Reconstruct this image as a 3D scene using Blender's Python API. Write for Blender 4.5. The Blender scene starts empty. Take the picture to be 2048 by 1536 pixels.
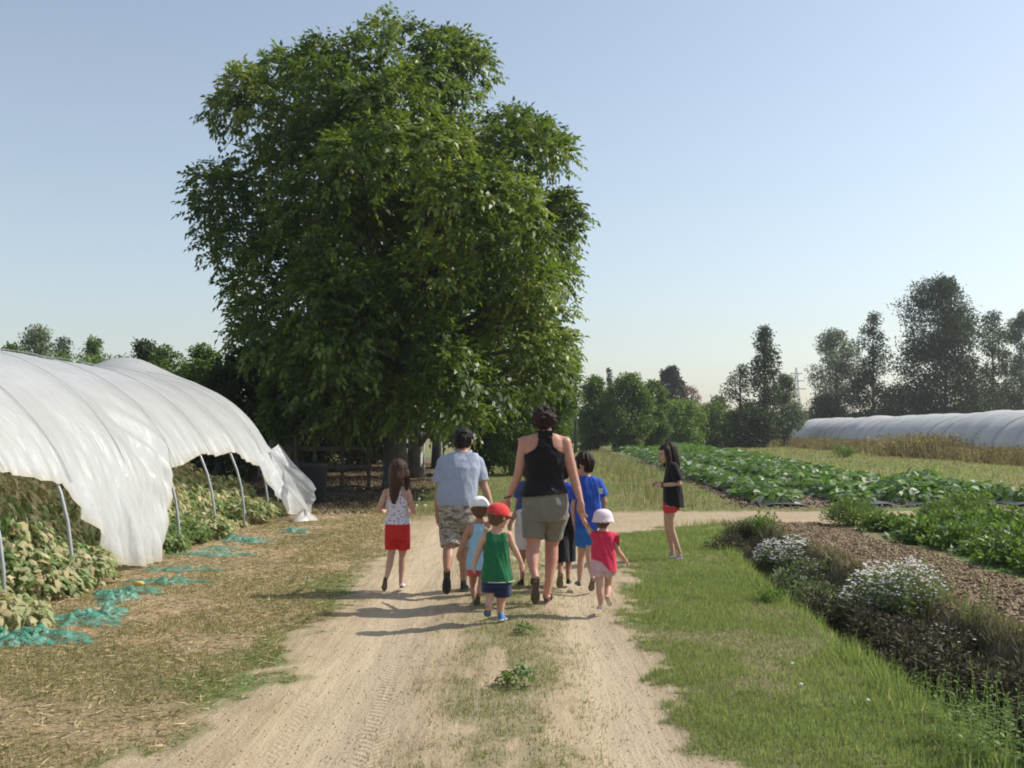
import bpy, bmesh, math, random
import numpy as np
from mathutils import Vector, Matrix, noise

# ------------------------------------------------------------------ camera, sky, sun, exposure
SC = bpy.context.scene
COL = SC.collection
EYE = 1.5
PITCH = math.radians(2.63)
FPX = 2000.0                      # focal length in pixels of the 2048 wide photograph
cam_d = bpy.data.cameras.new('camera')
cam = bpy.data.objects.new('camera', cam_d)
COL.objects.link(cam)
cam.location = (0, 0, EYE)
cam.rotation_euler = (math.radians(90) + PITCH, 0, 0)
cam_d.sensor_width = 36.0
cam_d.lens = 36.0 * FPX / 2048
cam_d.clip_start = 0.1
cam_d.clip_end = 6000
SC.camera = cam

SUN_EL = math.radians(42)
SUN_AZ = math.radians(74)         # clockwise from +Y: the sun stands on the right, a little ahead
W = bpy.data.worlds.new("World"); SC.world = W; W.use_nodes = True
nt = W.node_tree; nt.nodes.clear()
sky = nt.nodes.new('ShaderNodeTexSky'); sky.sky_type = 'NISHITA'; sky.sun_disc = False
sky.sun_elevation = SUN_EL; sky.sun_rotation = SUN_AZ
sky.altitude = 100; sky.air_density = 1.25; sky.dust_density = 1.2; sky.ozone_density = 2.4
bg = nt.nodes.new('ShaderNodeBackground'); bg.inputs['Strength'].default_value = 0.15
wo = nt.nodes.new('ShaderNodeOutputWorld')
hs = nt.nodes.new('ShaderNodeHueSaturation'); hs.inputs['Saturation'].default_value = .72; hs.inputs['Value'].default_value = .81   # milky summer sky
nt.links.new(sky.outputs[0], hs.inputs['Color']); wb = nt.nodes.new('ShaderNodeMix'); wb.data_type = 'RGBA'; wb.blend_type = 'MULTIPLY'; wb.inputs[0].default_value = 1.0; wb.inputs[7].default_value = (.99, .985, .98, 1)
nt.links.new(hs.outputs[0], wb.inputs[6]); nt.links.new(wb.outputs[2], bg.inputs[0]); nt.links.new(bg.outputs[0], wo.inputs[0])
sun_d = bpy.data.lights.new('sun', 'SUN'); sun_d.energy = 4.1; sun_d.angle = math.radians(0.55)
sun_d.color = (1.0, 0.95, 0.86)
sun = bpy.data.objects.new('sun', sun_d); COL.objects.link(sun)
sv = Vector((math.sin(SUN_AZ) * math.cos(SUN_EL), math.cos(SUN_AZ) * math.cos(SUN_EL), math.sin(SUN_EL)))
sun.rotation_euler = sv.to_track_quat('Z', 'Y').to_euler()
sun.location = (30, 5, 40)
SC.view_settings.view_transform = 'Standard'; SC.view_settings.look = 'None'
SC.view_settings.exposure = 0.38; SC.view_settings.gamma = 1.0
SC.view_settings.use_curve_mapping = False
SC.render.engine = 'CYCLES'
SC.cycles.max_bounces = 6; SC.cycles.transparent_max_bounces = 8
SC.cycles.diffuse_bounces = 3; SC.cycles.glossy_bounces = 2; SC.cycles.transmission_bounces = 3
SC.cycles.volume_bounces = 0
SC.cycles.filter_width = 1.9
random.seed(7); RNG = np.random.default_rng(7)

# ------------------------------------------------------------------ helpers
def ray(px, py):
    x = (px - 1024) / FPX; z = -(py - 768) / FPX
    c, s = math.cos(PITCH), math.sin(PITCH)
    return Vector((x, c - s * z, s + c * z))

def at(px, py, Y):
    """point of the place at distance Y that the photograph shows at px, py"""
    d = ray(px, py); return Vector((0, 0, EYE)) + d * (Y / d.y)

def gp(px, py):
    d = ray(px, py); t = -EYE / d.z
    return Vector((d.x * t, d.y * t, 0.0))

def tag(o, label=None, cat=None, group=None, kind=None):
    if label: o['label'] = label
    if cat: o['category'] = cat
    if group: o['group'] = group
    if kind: o['kind'] = kind
    return o

def empty(name, loc=(0, 0, 0), rz=0.0):
    o = bpy.data.objects.new(name, None); COL.objects.link(o)
    o.location = loc; o.rotation_euler = (0, 0, rz); o.empty_display_size = 0.1
    return o

def link(name, me, mat=None, parent=None, loc=None):
    o = bpy.data.objects.new(name, me); COL.objects.link(o)
    if mat is not None and not me.materials:
        me.materials.append(mat)
    if parent is not None: o.parent = parent
    if loc is not None: o.location = loc
    return o

def copy_tree(o, parent=None):
    c = o.copy(); COL.objects.link(c); c.parent = parent
    for ch in list(o.children):
        copy_tree(ch, c)
    return c

def mesh_np(name, verts, faces, attrs=None, smooth=False):
    """faces: (M,k) array, attrs: {name: float per vertex}"""
    me = bpy.data.meshes.new(name)
    verts = np.ascontiguousarray(verts, dtype=np.float32)
    faces = np.ascontiguousarray(faces, dtype=np.int32)
    M, k = faces.shape
    me.vertices.add(len(verts)); me.vertices.foreach_set('co', verts.ravel())
    me.loops.add(M * k); me.loops.foreach_set('vertex_index', faces.ravel())
    me.polygons.add(M)
    me.polygons.foreach_set('loop_start', np.arange(0, M * k, k, dtype=np.int32))
    me.polygons.foreach_set('loop_total', np.full(M, k, dtype=np.int32))
    me.update(calc_edges=True)
    if smooth: me.polygons.foreach_set('use_smooth', np.ones(M, dtype=bool))
    for n, a in (attrs or {}).items():
        at_ = me.attributes.new(n, 'FLOAT', 'POINT')
        at_.data.foreach_set('value', np.ascontiguousarray(a, dtype=np.float32))
    return me

class MB:
    """collects simple shapes into one mesh"""
    def __init__(self): self.v = []; self.f = []
    def add(self, vs, fs):
        n = len(self.v); self.v += [tuple(p) for p in vs]; self.f += [tuple(i + n for i in f) for f in fs]
    def tube(self, pts, rad, seg=8, caps=True, squash=None):
        pts = [Vector(p) for p in pts]; n = len(pts)
        if not hasattr(rad, '__len__'): rad = [rad] * n
        ref = Vector((0.13, 0.31, 0.94)); prev = None; vs = []
        for i, p in enumerate(pts):
            t = (pts[min(i + 1, n - 1)] - pts[max(i - 1, 0)]).normalized()
            if prev is None:
                a = t.cross(ref); a = a.normalized() if a.length > 1e-3 else t.cross(Vector((1, 0, 0))).normalized()
            else:
                a = (prev - t * prev.dot(t)).normalized()
            prev = a; b = t.cross(a)
            for k in range(seg):
                an = 2 * math.pi * k / seg
                vs.append(p + (a * math.cos(an) + b * math.sin(an)) * rad[i])
        fs = []
        for i in range(n - 1):
            for k in range(seg):
                k2 = (k + 1) % seg
                fs.append((i * seg + k, i * seg + k2, (i + 1) * seg + k2, (i + 1) * seg + k))
        if caps:
            fs.append(tuple(range(seg - 1, -1, -1))); fs.append(tuple((n - 1) * seg + k for k in range(seg)))
        self.add(vs, fs)
    def box(self, c, s, rz=0.0):
        c = Vector(c); R = Matrix.Rotation(rz, 3, 'Z'); vs = []
        for x in (-.5, .5):
            for y in (-.5, .5):
                for z in (-.5, .5): vs.append(c + R @ Vector((x * s[0], y * s[1], z * s[2])))
        self.add(vs, [(0, 1, 3, 2), (4, 6, 7, 5), (0, 4, 5, 1), (2, 3, 7, 6), (0, 2, 6, 4), (1, 5, 7, 3)])
    def build(self, name, mat, parent=None, loc=None, smooth=False, origin=None):
        me = bpy.data.meshes.new(name)
        vs = self.v
        if origin is not None:
            ox, oy, oz = origin; vs = [(x - ox, y - oy, z - oz) for x, y, z in vs]
        me.from_pydata(vs, [], self.f); me.update()
        if smooth: me.polygons.foreach_set('use_smooth', [True] * len(me.polygons))
        return link(name, me, mat, parent, loc if loc is not None else (origin if parent is None and origin is not None else None))

# value noise in numpy
_H = np.random.default_rng(11).random((256, 256))
def vn(x, y, s=1.0, seed=0):
    x = np.asarray(x, float) / s + seed * 17.3; y = np.asarray(y, float) / s + seed * 9.1
    xi = np.floor(x).astype(int); yi = np.floor(y).astype(int); fx = x - xi; fy = y - yi
    fx = fx * fx * (3 - 2 * fx); fy = fy * fy * (3 - 2 * fy)
    h = lambda a, b: _H[a % 256, b % 256]
    return (h(xi, yi) * (1 - fx) + h(xi + 1, yi) * fx) * (1 - fy) + (h(xi, yi + 1) * (1 - fx) + h(xi + 1, yi + 1) * fx) * fy
def fbm(x, y, s=1.0, seed=0, o=4):
    r = 0; a = 1; t = 0
    for i in range(o):
        r = r + a * vn(x, y, s / 2 ** i, seed + i); t += a; a *= .55
    return r / t
def sstep(a, b, x):
    t = np.clip((np.asarray(x, float) - a) / (b - a), 0, 1); return t * t * (3 - 2 * t)

# ------------------------------------------------------------------ materials
def new_mat(name):
    m = bpy.data.materials.new(name); m.use_nodes = True
    t = m.node_tree; t.nodes.clear()
    out = t.nodes.new('ShaderNodeOutputMaterial')
    return m, t, out
def N(t, typ, **kw):
    n = t.nodes.new(typ)
    for k, v in kw.items():
        if k in n.inputs: n.inputs[k].default_value = v
        else: setattr(n, k, v)
    return n
def c4(c): return (c[0], c[1], c[2], 1.0)
def ramp(t, fac, stops):
    r = t.nodes.new('ShaderNodeValToRGB'); e = r.color_ramp.elements
    while len(e) > 1: e.remove(e[-1])
    e[0].position = stops[0][0]; e[0].color = c4(stops[0][1])
    for p, c in stops[1:]:
        x = e.new(p); x.color = c4(c)
    t.links.new(fac, r.inputs[0]); return r.outputs[0]
def noise_n(t, scale, detail=4, rough=.6, vec=None, dist=0.0):
    n = t.nodes.new('ShaderNodeTexNoise'); n.inputs['Scale'].default_value = scale
    n.inputs['Detail'].default_value = detail; n.inputs['Roughness'].default_value = rough
    n.inputs['Distortion'].default_value = dist
    if vec is not None: t.links.new(vec, n.inputs['Vector'])
    return n.outputs['Fac']
def mixc(t, fac, a, b, mode='MIX'):
    m = t.nodes.new('ShaderNodeMix'); m.data_type = 'RGBA'; m.blend_type = mode
    for s, v in ((0, fac), (6, a), (7, b)):
        if hasattr(v, 'is_output') or isinstance(v, bpy.types.NodeSocket): t.links.new(v, m.inputs[s])
        elif s == 0: m.inputs[0].default_value = v
        else: m.inputs[s].default_value = c4(v)
    return m.outputs[2]
def mth(t, op, a, b=0.0, c=None):
    m = t.nodes.new('ShaderNodeMath'); m.operation = op
    for i, v in enumerate((a, b) if c is None else (a, b, c)):
        if isinstance(v, bpy.types.NodeSocket): t.links.new(v, m.inputs[i])
        else: m.inputs[i].default_value = v
    return m.outputs[0]

def simple(name, ca, cb=None, scale=8.0, rough=.8, bump=0.0, bscale=30.0, spec=.3, detail=4, sheen=0.0, metal=0.0, sss=0.0):
    m, t, out = new_mat(name)
    tc = t.nodes.new('ShaderNodeTexCoord')
    p = N(t, 'ShaderNodeBsdfPrincipled'); p.inputs['Roughness'].default_value = rough
    p.inputs['Specular IOR Level'].default_value = spec; p.inputs['Metallic'].default_value = metal
    if cb is None: cb = tuple(x * .75 for x in ca)
    f = noise_n(t, scale, detail, .6, tc.outputs['Object'])
    t.links.new(ramp(t, f, [(.3, cb), (.7, ca)]), p.inputs['Base Color'])
    if sheen: p.inputs['Sheen Weight'].default_value = sheen
    if sss:
        p.inputs['Subsurface Weight'].default_value = sss; p.inputs['Subsurface Radius'].default_value = (.02, .008, .004)
        p.inputs['Subsurface Scale'].default_value = .5
    if bump:
        b = t.nodes.new('ShaderNodeBump'); b.inputs['Strength'].default_value = bump; b.inputs['Distance'].default_value = .02
        t.links.new(noise_n(t, bscale, 3, .6, tc.outputs['Object']), b.inputs['Height'])
        t.links.new(b.outputs[0], p.inputs['Normal'])
    t.links.new(p.outputs[0], out.inputs[0]); return m

def leafmat(name, stops, trans=.3, rough=.5, spec=.4, tr_col=None):
    """colour from the per-leaf attribute tint; thin leaves let light through"""
    m, t, out = new_mat(name)
    a = t.nodes.new('ShaderNodeAttribute'); a.attribute_name = 'tint'
    col = ramp(t, a.outputs['Fac'], stops)
    p = N(t, 'ShaderNodeBsdfPrincipled'); p.inputs['Roughness'].default_value = rough
    p.inputs['Specular IOR Level'].default_value = spec
    t.links.new(col, p.inputs['Base Color'])
    tr = t.nodes.new('ShaderNodeBsdfTranslucent')
    t.links.new(mixc(t, .6, mixc(t, 1.0, col, (1.7, 1.7, 1.2), 'MULTIPLY'), tr_col or (.25, .4, .03)), tr.inputs[0])
    mx = t.nodes.new('ShaderNodeMixShader'); mx.inputs[0].default_value = trans
    t.links.new(p.outputs[0], mx.inputs[1]); t.links.new(tr.outputs[0], mx.inputs[2])
    t.links.new(mx.outputs[0], out.inputs[0]); return m

# ------------------------------------------------------------------ leaf geometry (vectorised)
def unit(v): return v / np.maximum(np.linalg.norm(v, axis=-1, keepdims=True), 1e-9)
def rdir(n): return unit(RNG.normal(size=(n, 3)))
def leaves_np(pos, axis, nrm, length, width, fold=.12, droop=.12, mid=.45):
    """diamond leaves: pos (N,3) base, axis, rough normal; returns verts, quads"""
    axis = unit(axis); side = unit(np.cross(axis, nrm)); nn = np.cross(side, axis)
    L = length[:, None]; Wd = width[:, None]
    b = pos; l = pos + axis * L * mid + side * Wd * .5 + nn * L * fold
    t = pos + axis * L - nn * L * droop
    r = pos + axis * L * mid - side * Wd * .5 + nn * L * fold
    V = np.stack([b, r, t, l], 1).reshape(-1, 3)
    F = np.arange(len(V)).reshape(-1, 4)
    return V, F
def tri_blades(pos, tip, width):
    """single triangle blades"""
    d = tip - pos; s = unit(np.cross(d, rdir(len(pos)))) * width[:, None] * .5
    V = np.stack([pos - s, pos + s, tip], 1).reshape(-1, 3)
    return V, np.arange(len(V)).reshape(-1, 3)
# ------------------------------------------------------------------ terrain
def left_edge(y):  return np.interp(y, [0, 4.4, 5.6, 7.5, 10.3, 14, 16], [-1.76, -1.72, -1.56, -1.45, -1.5, -1.75, -2.0])
def right_edge(y): return np.interp(y, [0, 4.4, 5.2, 7.5, 10, 13, 14.6, 15.6, 16.2], [1.05, 1.02, .97, 1.03, 1.15, 1.35, 1.6, 2.4, 4.5])
def lip_l(y): return np.interp(y, [0, 4, 7, 9, 12, 15], [2.25, 2.25, 2.38, 2.45, 2.7, 3.0])
def lip_r(y): return np.interp(y, [0, 7, 9, 13, 15], [3.45, 3.42, 3.4, 3.55, 3.7])

def zones(x, y):
    x = np.asarray(x, float); y = np.asarray(y, float)
    n1 = fbm(x, y, .9, 3) - .5; n2 = fbm(x, y, .25, 8, 3) - .5
    n3 = fbm(x, y, .09, 6, 2) - .5
    e = n1 * .55 + n2 * .5 + n3 * .35
    # sandy track, then the crossing track that turns off to the right
    r1 = sstep(-.22, .22, x - left_edge(y) + e * .95) * sstep(-.20, .20, right_edge(y) - x + e * .95) * sstep(17.6, 15.6, y + e * 2)
    r2 = sstep(15.4, 16.1, y + e * 1.6 - np.clip(x - 12, 0, 99) * -.0) * sstep(18.9, 18.0, y + e * 1.4) * sstep(-1.8, -.9, x + e) * (1 - .45 * sstep(6, 9, x + e * 6))
    road = np.clip(np.maximum(r1, r2), 0, 1)
    # middle strip
    st = np.exp(-((x + .04 - .02 * (y - 6)) / .40) ** 2) * sstep(14.5, 12, y) * sstep(.36, .56, fbm(x * 1.3, y * .8, .5, 21) + .16 * fbm(x, y, 2.5, 5))
    soil = sstep(-.1, .25, x - lip_r(y) + e) * sstep(-.15, .15, 5.05 - x + e * .6) * sstep(16.6, 15.9, y + e)
    x0 = 4.5 + .058 * (y - 20); x1 = 8.3 + .068 * (y - 24) + 1.5 * sstep(30, 22, y)
    field = sstep(-.3, .3, x - x0 + e) * sstep(-.3, .3, x1 + 1.8 - x + e) * sstep(18.9, 19.6, y + e) * sstep(92, 88, y)
    dryl = sstep(-1.3, -2.3, x + n1 * 1.6) * sstep(22, 17, y)
    litter = sstep(-1.7, -2.6, x + e * 1.6) * sstep(17.5, 20.5, y + e * 2) * sstep(60, 50, y)
    u = (x - lip_l(y)) / (lip_r(y) - lip_l(y)); litter = np.maximum(litter, sstep(.25, .5, u) * sstep(1.35, 1.1, u + e * .4) * sstep(15.6, 14.8, y))
    green = fbm(x, y, 1.6, 40)
    rut = np.clip(np.exp(-((x + .90) / .30) ** 4) * .8 + np.exp(-((x - .60) / .24) ** 4), 0, 1) * sstep(16, 14, y)
    return dict(rut=rut, road=road, strip=st, soil=soil, field=field, dry=dryl, litter=litter, green=green, e=e)

def hz(x, y):
    """terrain height"""
    x = np.asarray(x, float); y = np.asarray(y, float)
    near = sstep(40, 20, y)
    n = (fbm(x, y, .8, 51) - .5) * .05 + (fbm(x, y, .16, 61, 3) - .5) * .03
    inroad = sstep(-.25, .15, x - left_edge(y)) * sstep(-.25, .15, right_edge(y) - x) * sstep(17, 15, y)
    cross = sstep(15.6, 16.4, y) * sstep(19, 18, y) * sstep(-1, 0, x)
    z = n * (1 - .72 * np.maximum(inroad, cross))
    z = z - inroad * .035 * (np.exp(-((x + .92) / .34) ** 2) + np.exp(-((x - .58) / .26) ** 2))
    z = z + inroad * .012 * (fbm(x * 6, y * .5, .5, 71) - .5) * 2
    # ditch
    a = lip_l(y); b = lip_r(y); u = (x - a) / (b - a)
    prof = sstep(-.12, .42, u) * sstep(1.06, .62, u)
    z = z - prof * .46 * sstep(15.4, 13.6, y) * (.85 + .3 * (fbm(x, y, .6, 81) - .5))
    z = z + np.exp(-((u - 1.08) / .16) ** 2) * .10 * sstep(15.4, 14, y)
    soil = sstep(0, .3, x - b) * sstep(5.1, 4.8, x) * sstep(16.5, 15.8, y)
    z = z + soil * (fbm(x, y, .14, 91, 3) - .5) * .09
    fld = sstep(4.4, 5.0, x - .06 * (y - 20)) * sstep(19.2, 20, y) * sstep(90, 85, y)
    z = z + fld * (fbm(x, y, .5, 95, 3) - .5) * .06
    return z * (.25 + .75 * near)

def grid_axis(lo, hi, step, far_lo, far_hi, g=1.16):
    a = list(np.arange(lo, hi, step)); s = step; v = hi
    while v < far_hi: a.append(v); s *= g; v += s
    a.append(far_hi); s = step; v = lo; b = []
    while v > far_lo: s *= g; v -= s; b.append(max(v, far_lo))
    return np.array(sorted(set(np.round(b + a, 4))))
gx = grid_axis(-6.5, 6.5, .058, -600, 600, 1.15)
gy = grid_axis(3.6, 17.5, .06, -40, 620, 1.09)
GX, GY = np.meshgrid(gx, gy); nx, ny = len(gx), len(gy)
GZ = hz(GX, GY)
V = np.stack([GX, GY, GZ], -1).reshape(-1, 3)
ii = np.arange((ny - 1) * nx).reshape(ny - 1, nx)[:, :-1].ravel()
F = np.stack([ii, ii + 1, ii + 1 + nx, ii + nx], 1)
ZN = zones(GX.ravel(), GY.ravel())
me = mesh_np('ground', V, F, {k: ZN[k] for k in ('rut', 'road', 'strip', 'soil', 'field', 'dry', 'litter', 'green')}, smooth=True)

m, t, out = new_mat('ground_earth_and_grass')
geo = t.nodes.new('ShaderNodeNewGeometry'); P = geo.outputs['Position']
def att(n):
    a = t.nodes.new('ShaderNodeAttribute'); a.attribute_name = n; return a.outputs['Fac']
nf = noise_n(t, 9, 8, .8, P); nc = noise_n(t, 1.3, 5, .6, P); ng = noise_n(t, 60, 4, .7, P); nm = noise_n(t, 26, 5, .75, P)
def edge(a, sharp=.16, amt=.55):
    s = mth(t, 'ADD', a, mth(t, 'MULTIPLY', mth(t, 'SUBTRACT', nf, .5), amt))
    mr = t.nodes.new('ShaderNodeMapRange'); mr.inputs[1].default_value = .5 - sharp; mr.inputs[2].default_value = .5 + sharp
    t.links.new(s, mr.inputs[0]); return mr.outputs[0]
grass = ramp(t, nm, [(.25, (.07, .10, .028)), (.5, (.13, .18, .055)), (.75, (.22, .26, .10))])
dryg = ramp(t, nm, [(.25, (.14, .105, .052)), (.5, (.24, .19, .105)), (.78, (.38, .31, .18))])
dryr = ramp(t, ng, [(.3, (.23, .155, .085)), (.5, (.39, .285, .17)), (.75, (.56, .43, .28))])
gsel = t.nodes.new('ShaderNodeMapRange'); gsel.inputs[1].default_value = .44; gsel.inputs[2].default_value = .62
t.links.new(mth(t, 'ADD', att('green'), mth(t, 'MULTIPLY', mth(t, 'SUBTRACT', nc, .5), .35)), gsel.inputs[0])
base = mixc(t, mth(t, 'MULTIPLY', mth(t, 'SUBTRACT', 1.0, gsel.outputs[0]), .75), grass, dryg)
gl = t.nodes.new('ShaderNodeMapRange'); gl.inputs[1].default_value = .5; gl.inputs[2].default_value = .6
t.links.new(mth(t, 'ADD', att('green'), mth(t, 'MULTIPLY', mth(t, 'SUBTRACT', nc, .5), .5)), gl.inputs[0])
base = mixc(t, edge(att('dry')), base, mixc(t, mth(t, 'MULTIPLY', gl.outputs[0], .5), dryr, (.15, .14, .06)))
lit = ramp(t, ng, [(.3, (.06, .045, .03)), (.5, (.15, .11, .075)), (.75, (.27, .21, .14))])
base = mixc(t, edge(att('litter')), base, lit)
soilc = ramp(t, nm, [(.25, (.14, .10, .065)), (.5, (.25, .185, .12)), (.75, (.36, .275, .18))])
base = mixc(t, edge(att('soil')), base, soilc)
base = mixc(t, edge(att('field')), base, ramp(t, nm, [(.25, (.10, .075, .05)), (.5, (.19, .145, .10)), (.75, (.28, .22, .155))]))
# sand with long wheel streaks
mp = t.nodes.new('ShaderNodeMapping'); mp.inputs['Scale'].default_value = (1.0, .07, 1.0); t.links.new(P, mp.inputs['Vector'])
streak = noise_n(t, 22, 4, .65, mp.outputs[0])
sand = ramp(t, mth(t, 'ADD', mth(t, 'MULTIPLY', streak, .5), mth(t, 'ADD', mth(t, 'MULTIPLY', nc, .25), mth(t, 'MULTIPLY', ng, .25))),
            [(.33, (.29, .218, .138)), (.5, (.40, .31, .20)), (.66, (.50, .40, .268))])
sand = mixc(t, mth(t, 'MULTIPLY', att('rut'), .5), sand, (.56, .455, .315))
base = mixc(t, edge(att('road'), .3, 1.1), base, sand)
base = mixc(t, mth(t, 'MULTIPLY', edge(att('strip'), .2, .9), .8), base, ramp(t, nm, [(.3, (.16, .16, .075)), (.6, (.33, .27, .165))]))
p = N(t, 'ShaderNodeBsdfPrincipled'); p.inputs['Roughness'].default_value = .95; p.inputs['Specular IOR Level'].default_value = .15
t.links.new(base, p.inputs['Base Color'])
# relief: grain everywhere, tyre tread in the left wheel track
sx = t.nodes.new('ShaderNodeSeparateXYZ'); t.links.new(P, sx.inputs[0])
off = mth(t, 'SUBTRACT', sx.outputs[0], mth(t, 'ADD', -.5, mth(t, 'MULTIPLY', sx.outputs[1], -.035)))
def tread(center, width):
    d = mth(t, 'ABSOLUTE', mth(t, 'SUBTRACT', off, center))
    band = mth(t, 'LESS_THAN', d, width)
    wv = mth(t, 'SINE', mth(t, 'MULTIPLY', mth(t, 'SUBTRACT', sx.outputs[1], mth(t, 'MULTIPLY', d, 1.1)), 95.0))
    return mth(t, 'MULTIPLY', band, wv)
tr_ = mth(t, 'ADD', tread(0.0, .075), mth(t, 'MULTIPLY', tread(-.42, .06), .6))
tr_ = mth(t, 'MULTIPLY', tr_, mth(t, 'MULTIPLY', att('road'), mth(t, 'GREATER_THAN', noise_n(t, 1.1, 2, .5, P), .46)))
h = mth(t, 'ADD', mth(t, 'MULTIPLY', ng, .6), mth(t, 'ADD', mth(t, 'MULTIPLY', tr_, .15), mth(t, 'MULTIPLY', streak, .7)))
h = mth(t, 'ADD', h, mth(t, 'MULTIPLY', nm, .8))
b = t.nodes.new('ShaderNodeBump'); b.inputs['Strength'].default_value = .75; b.inputs['Distance'].default_value = .022
t.links.new(h, b.inputs['Height']); t.links.new(b.outputs[0], p.inputs['Normal'])
t.links.new(p.outputs[0], out.inputs[0])
ground = link('ground', me, m); tag(ground, kind='structure')

# ------------------------------------------------------------------ grass, straw, clods (stuff)
def strew(n, x0, x1, y0, y1, bias=1.0):
    """points, denser near the camera"""
    u = RNG.random(n); y = y0 * (y1 / y0) ** (u ** bias)
    x = RNG.uniform(x0, x1, n); return x, y
def blades(name, x, y, hmin, hmax, w, stops, lean=.5, trans=.42, matname=None, tint=None, zoff=-.005, flat=False):
    n = len(x); z = hz(x, y) + zoff
    L = RNG.uniform(hmin, hmax, n); a = RNG.uniform(0, 2 * np.pi, n); ln = RNG.random(n) * lean
    pos = np.stack([x, y, z], 1)
    if flat:
        tip = pos + np.stack([np.cos(a) * L, np.sin(a) * L, RNG.uniform(.0, .35, n) * L + .006], 1); pos[:, 2] += .008
    else:
        tip = pos + np.stack([np.cos(a) * L * ln, np.sin(a) * L * ln, L * np.sqrt(np.maximum(1 - ln ** 2, .05))], 1)
    V, F = tri_blades(pos, tip, w * RNG.uniform(.7, 1.4, n) * (1 + .06 * y))
    if tint is None: tint = RNG.random(n)
    me = mesh_np(name, V, F, {'tint': np.repeat(np.clip(tint, 0, 1), 3)})
    return link(name, me, leafmat(matname or name, stops, trans, .6, .25, (.34, .38, .11)))

G_GREEN = [(0, (.08, .12, .03)), (.45, (.15, .22, .06)), (.8, (.26, .31, .11)), (1, (.42, .37, .20))]
G_DRY = [(0, (.16, .13, .06)), (.4, (.33, .25, .13)), (.75, (.50, .38, .21)), (1, (.62, .50, .31))]
# right verge, down into the ditch
x, y = strew(230000, .75, 3.2, 3.7, 17, .9)
k = (ZN2 := zones(x, y))['road'] < .25 + .6 * RNG.random(len(x)) ** 2
k &= (RNG.random(len(x)) < .10 + .95 * sstep(.36, .52, .5 * ZN2['green'] + .5 * fbm(x, y, .45, 88)))
k &= (x < lip_l(y) + .45 + .3 * RNG.random(len(x)))
x, y = x[k], y[k]
nearlip = sstep(.75, .15, lip_l(y) - x)
g = blades('verge_grass', x, y, .015, .055, .0034, G_GREEN, .75, .5)
tint = np.repeat(np.clip(RNG.normal(.42, .2, len(x)) + .35 * (fbm(x, y, .5, 33) - .5) * 2 - .0 * x, 0, 1), 3)
g.data.attributes['tint'].data.foreach_set('value', tint.astype(np.float32))
tag(g, 'short green grass covering the verge on the right of the track', 'grass', kind='stuff')
x, y = strew(26000, 1.75, 3.3, 3.6, 16, .9)
k = (RNG.random(len(x)) < sstep(.5, -.1, lip_l(y) - x) * (.05 + 1.0 * sstep(.45, .62, fbm(x, y, .4, 77)))); x, y = x[k], y[k]
g = blades('long_grass', x, y, .05, .17, .0055, [(0, (.08, .14, .02)), (.5, (.17, .27, .05)), (.85, (.30, .37, .11)), (1, (.5, .45, .26))], .65, .35)
tag(g, 'longer bright green grass leaning over the lip of the ditch', 'grass', kind='stuff')
# dry blades between the green ones, and rough grass along the crest of the far bank
x, y = strew(90000, .7, 2.6, 3.7, 17, .9); k = (zones(x, y)['road'] < .55) & (RNG.random(len(x)) < .75); x, y = x[k], y[k]
g = blades('dry_verge_grass', x, y, .012, .045, .0038, [(0, (.14, .20, .06)), (.5, (.26, .29, .11)), (.8, (.36, .29, .16)), (1, (.46, .37, .22))], .9, .1)
tag(g, 'dry blades and thatch between the green grass of the right verge', 'grass', kind='stuff')
x, y = strew(34000, 2.9, 4.2, 4.6, 16, .9); u_ = x - lip_r(y); k = (u_ > -.42) & (u_ < .30) & (RNG.random(len(x)) < .3 + sstep(.4, .6, fbm(x, y, .35, 123))); x, y = x[k], y[k]
g = blades('bank_crest_grass', x, y, .04, .15, .006, [(0, (.04, .05, .02)), (.4, (.10, .10, .045)), (.7, (.22, .19, .10)), (1, (.38, .31, .19))], .8, .15)
tag(g, 'rough brownish grass along the crest between the ditch and the tilled bed', 'grass', kind='stuff')
# middle strip and road edges
x, y = strew(130000, -1.2, 1.3, 3.8, 15)
zz = zones(x, y); k = RNG.random(len(x)) < zz['strip'] * (.35 + sstep(.38, .62, fbm(x, y, .22, 14)))
x, y = x[k], y[k]
g = blades('strip_grass', x, y, .012, .042, .0038, [(0, (.07, .11, .03)), (.5, (.15, .19, .06)), (.7, (.28, .24, .12)), (1, (.42, .34, .2))], .85)
tag(g, 'sparse dry grass on the strip between the wheel tracks', 'grass', kind='stuff')
# left verge: straw, with green patches beside the track
x, y = strew(150000, -5.2, -1.2, 4.2, 19, .9)
zz = zones(x, y); gr = sstep(.5, .62, fbm(x * 1.0, y * .8, .8, 19) + .22 * np.exp(-((x + 2.1) / .6) ** 2))
k = (zz['road'] < .4) & (RNG.random(len(x)) < gr * .95) & (x > -3.9); xs, ys = x[k], y[k]
g = blades('left_verge_grass', xs, ys, .012, .05, .0036, [(0, (.06, .075, .015)), (.45, (.13, .15, .035)), (.75, (.24, .22, .08)), (1, (.40, .32, .17))], .8)
tag(g, 'olive and yellowed grass patches between the tunnel and the track', 'grass', kind='stuff')
x, y = strew(80000, -5.4, -1.3, 4.4, 20, .9)
zz = zones(x, y); k = (zz['road'] < .35) & (RNG.random(len(x)) < .8); x, y = x[k], y[k]
g = blades('straw', x, y, .02, .10, .004, G_DRY, .9, .1, flat=True)
tag(g, 'dry straw littering the ground beside the white tunnel', 'straw', kind='stuff')
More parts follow.
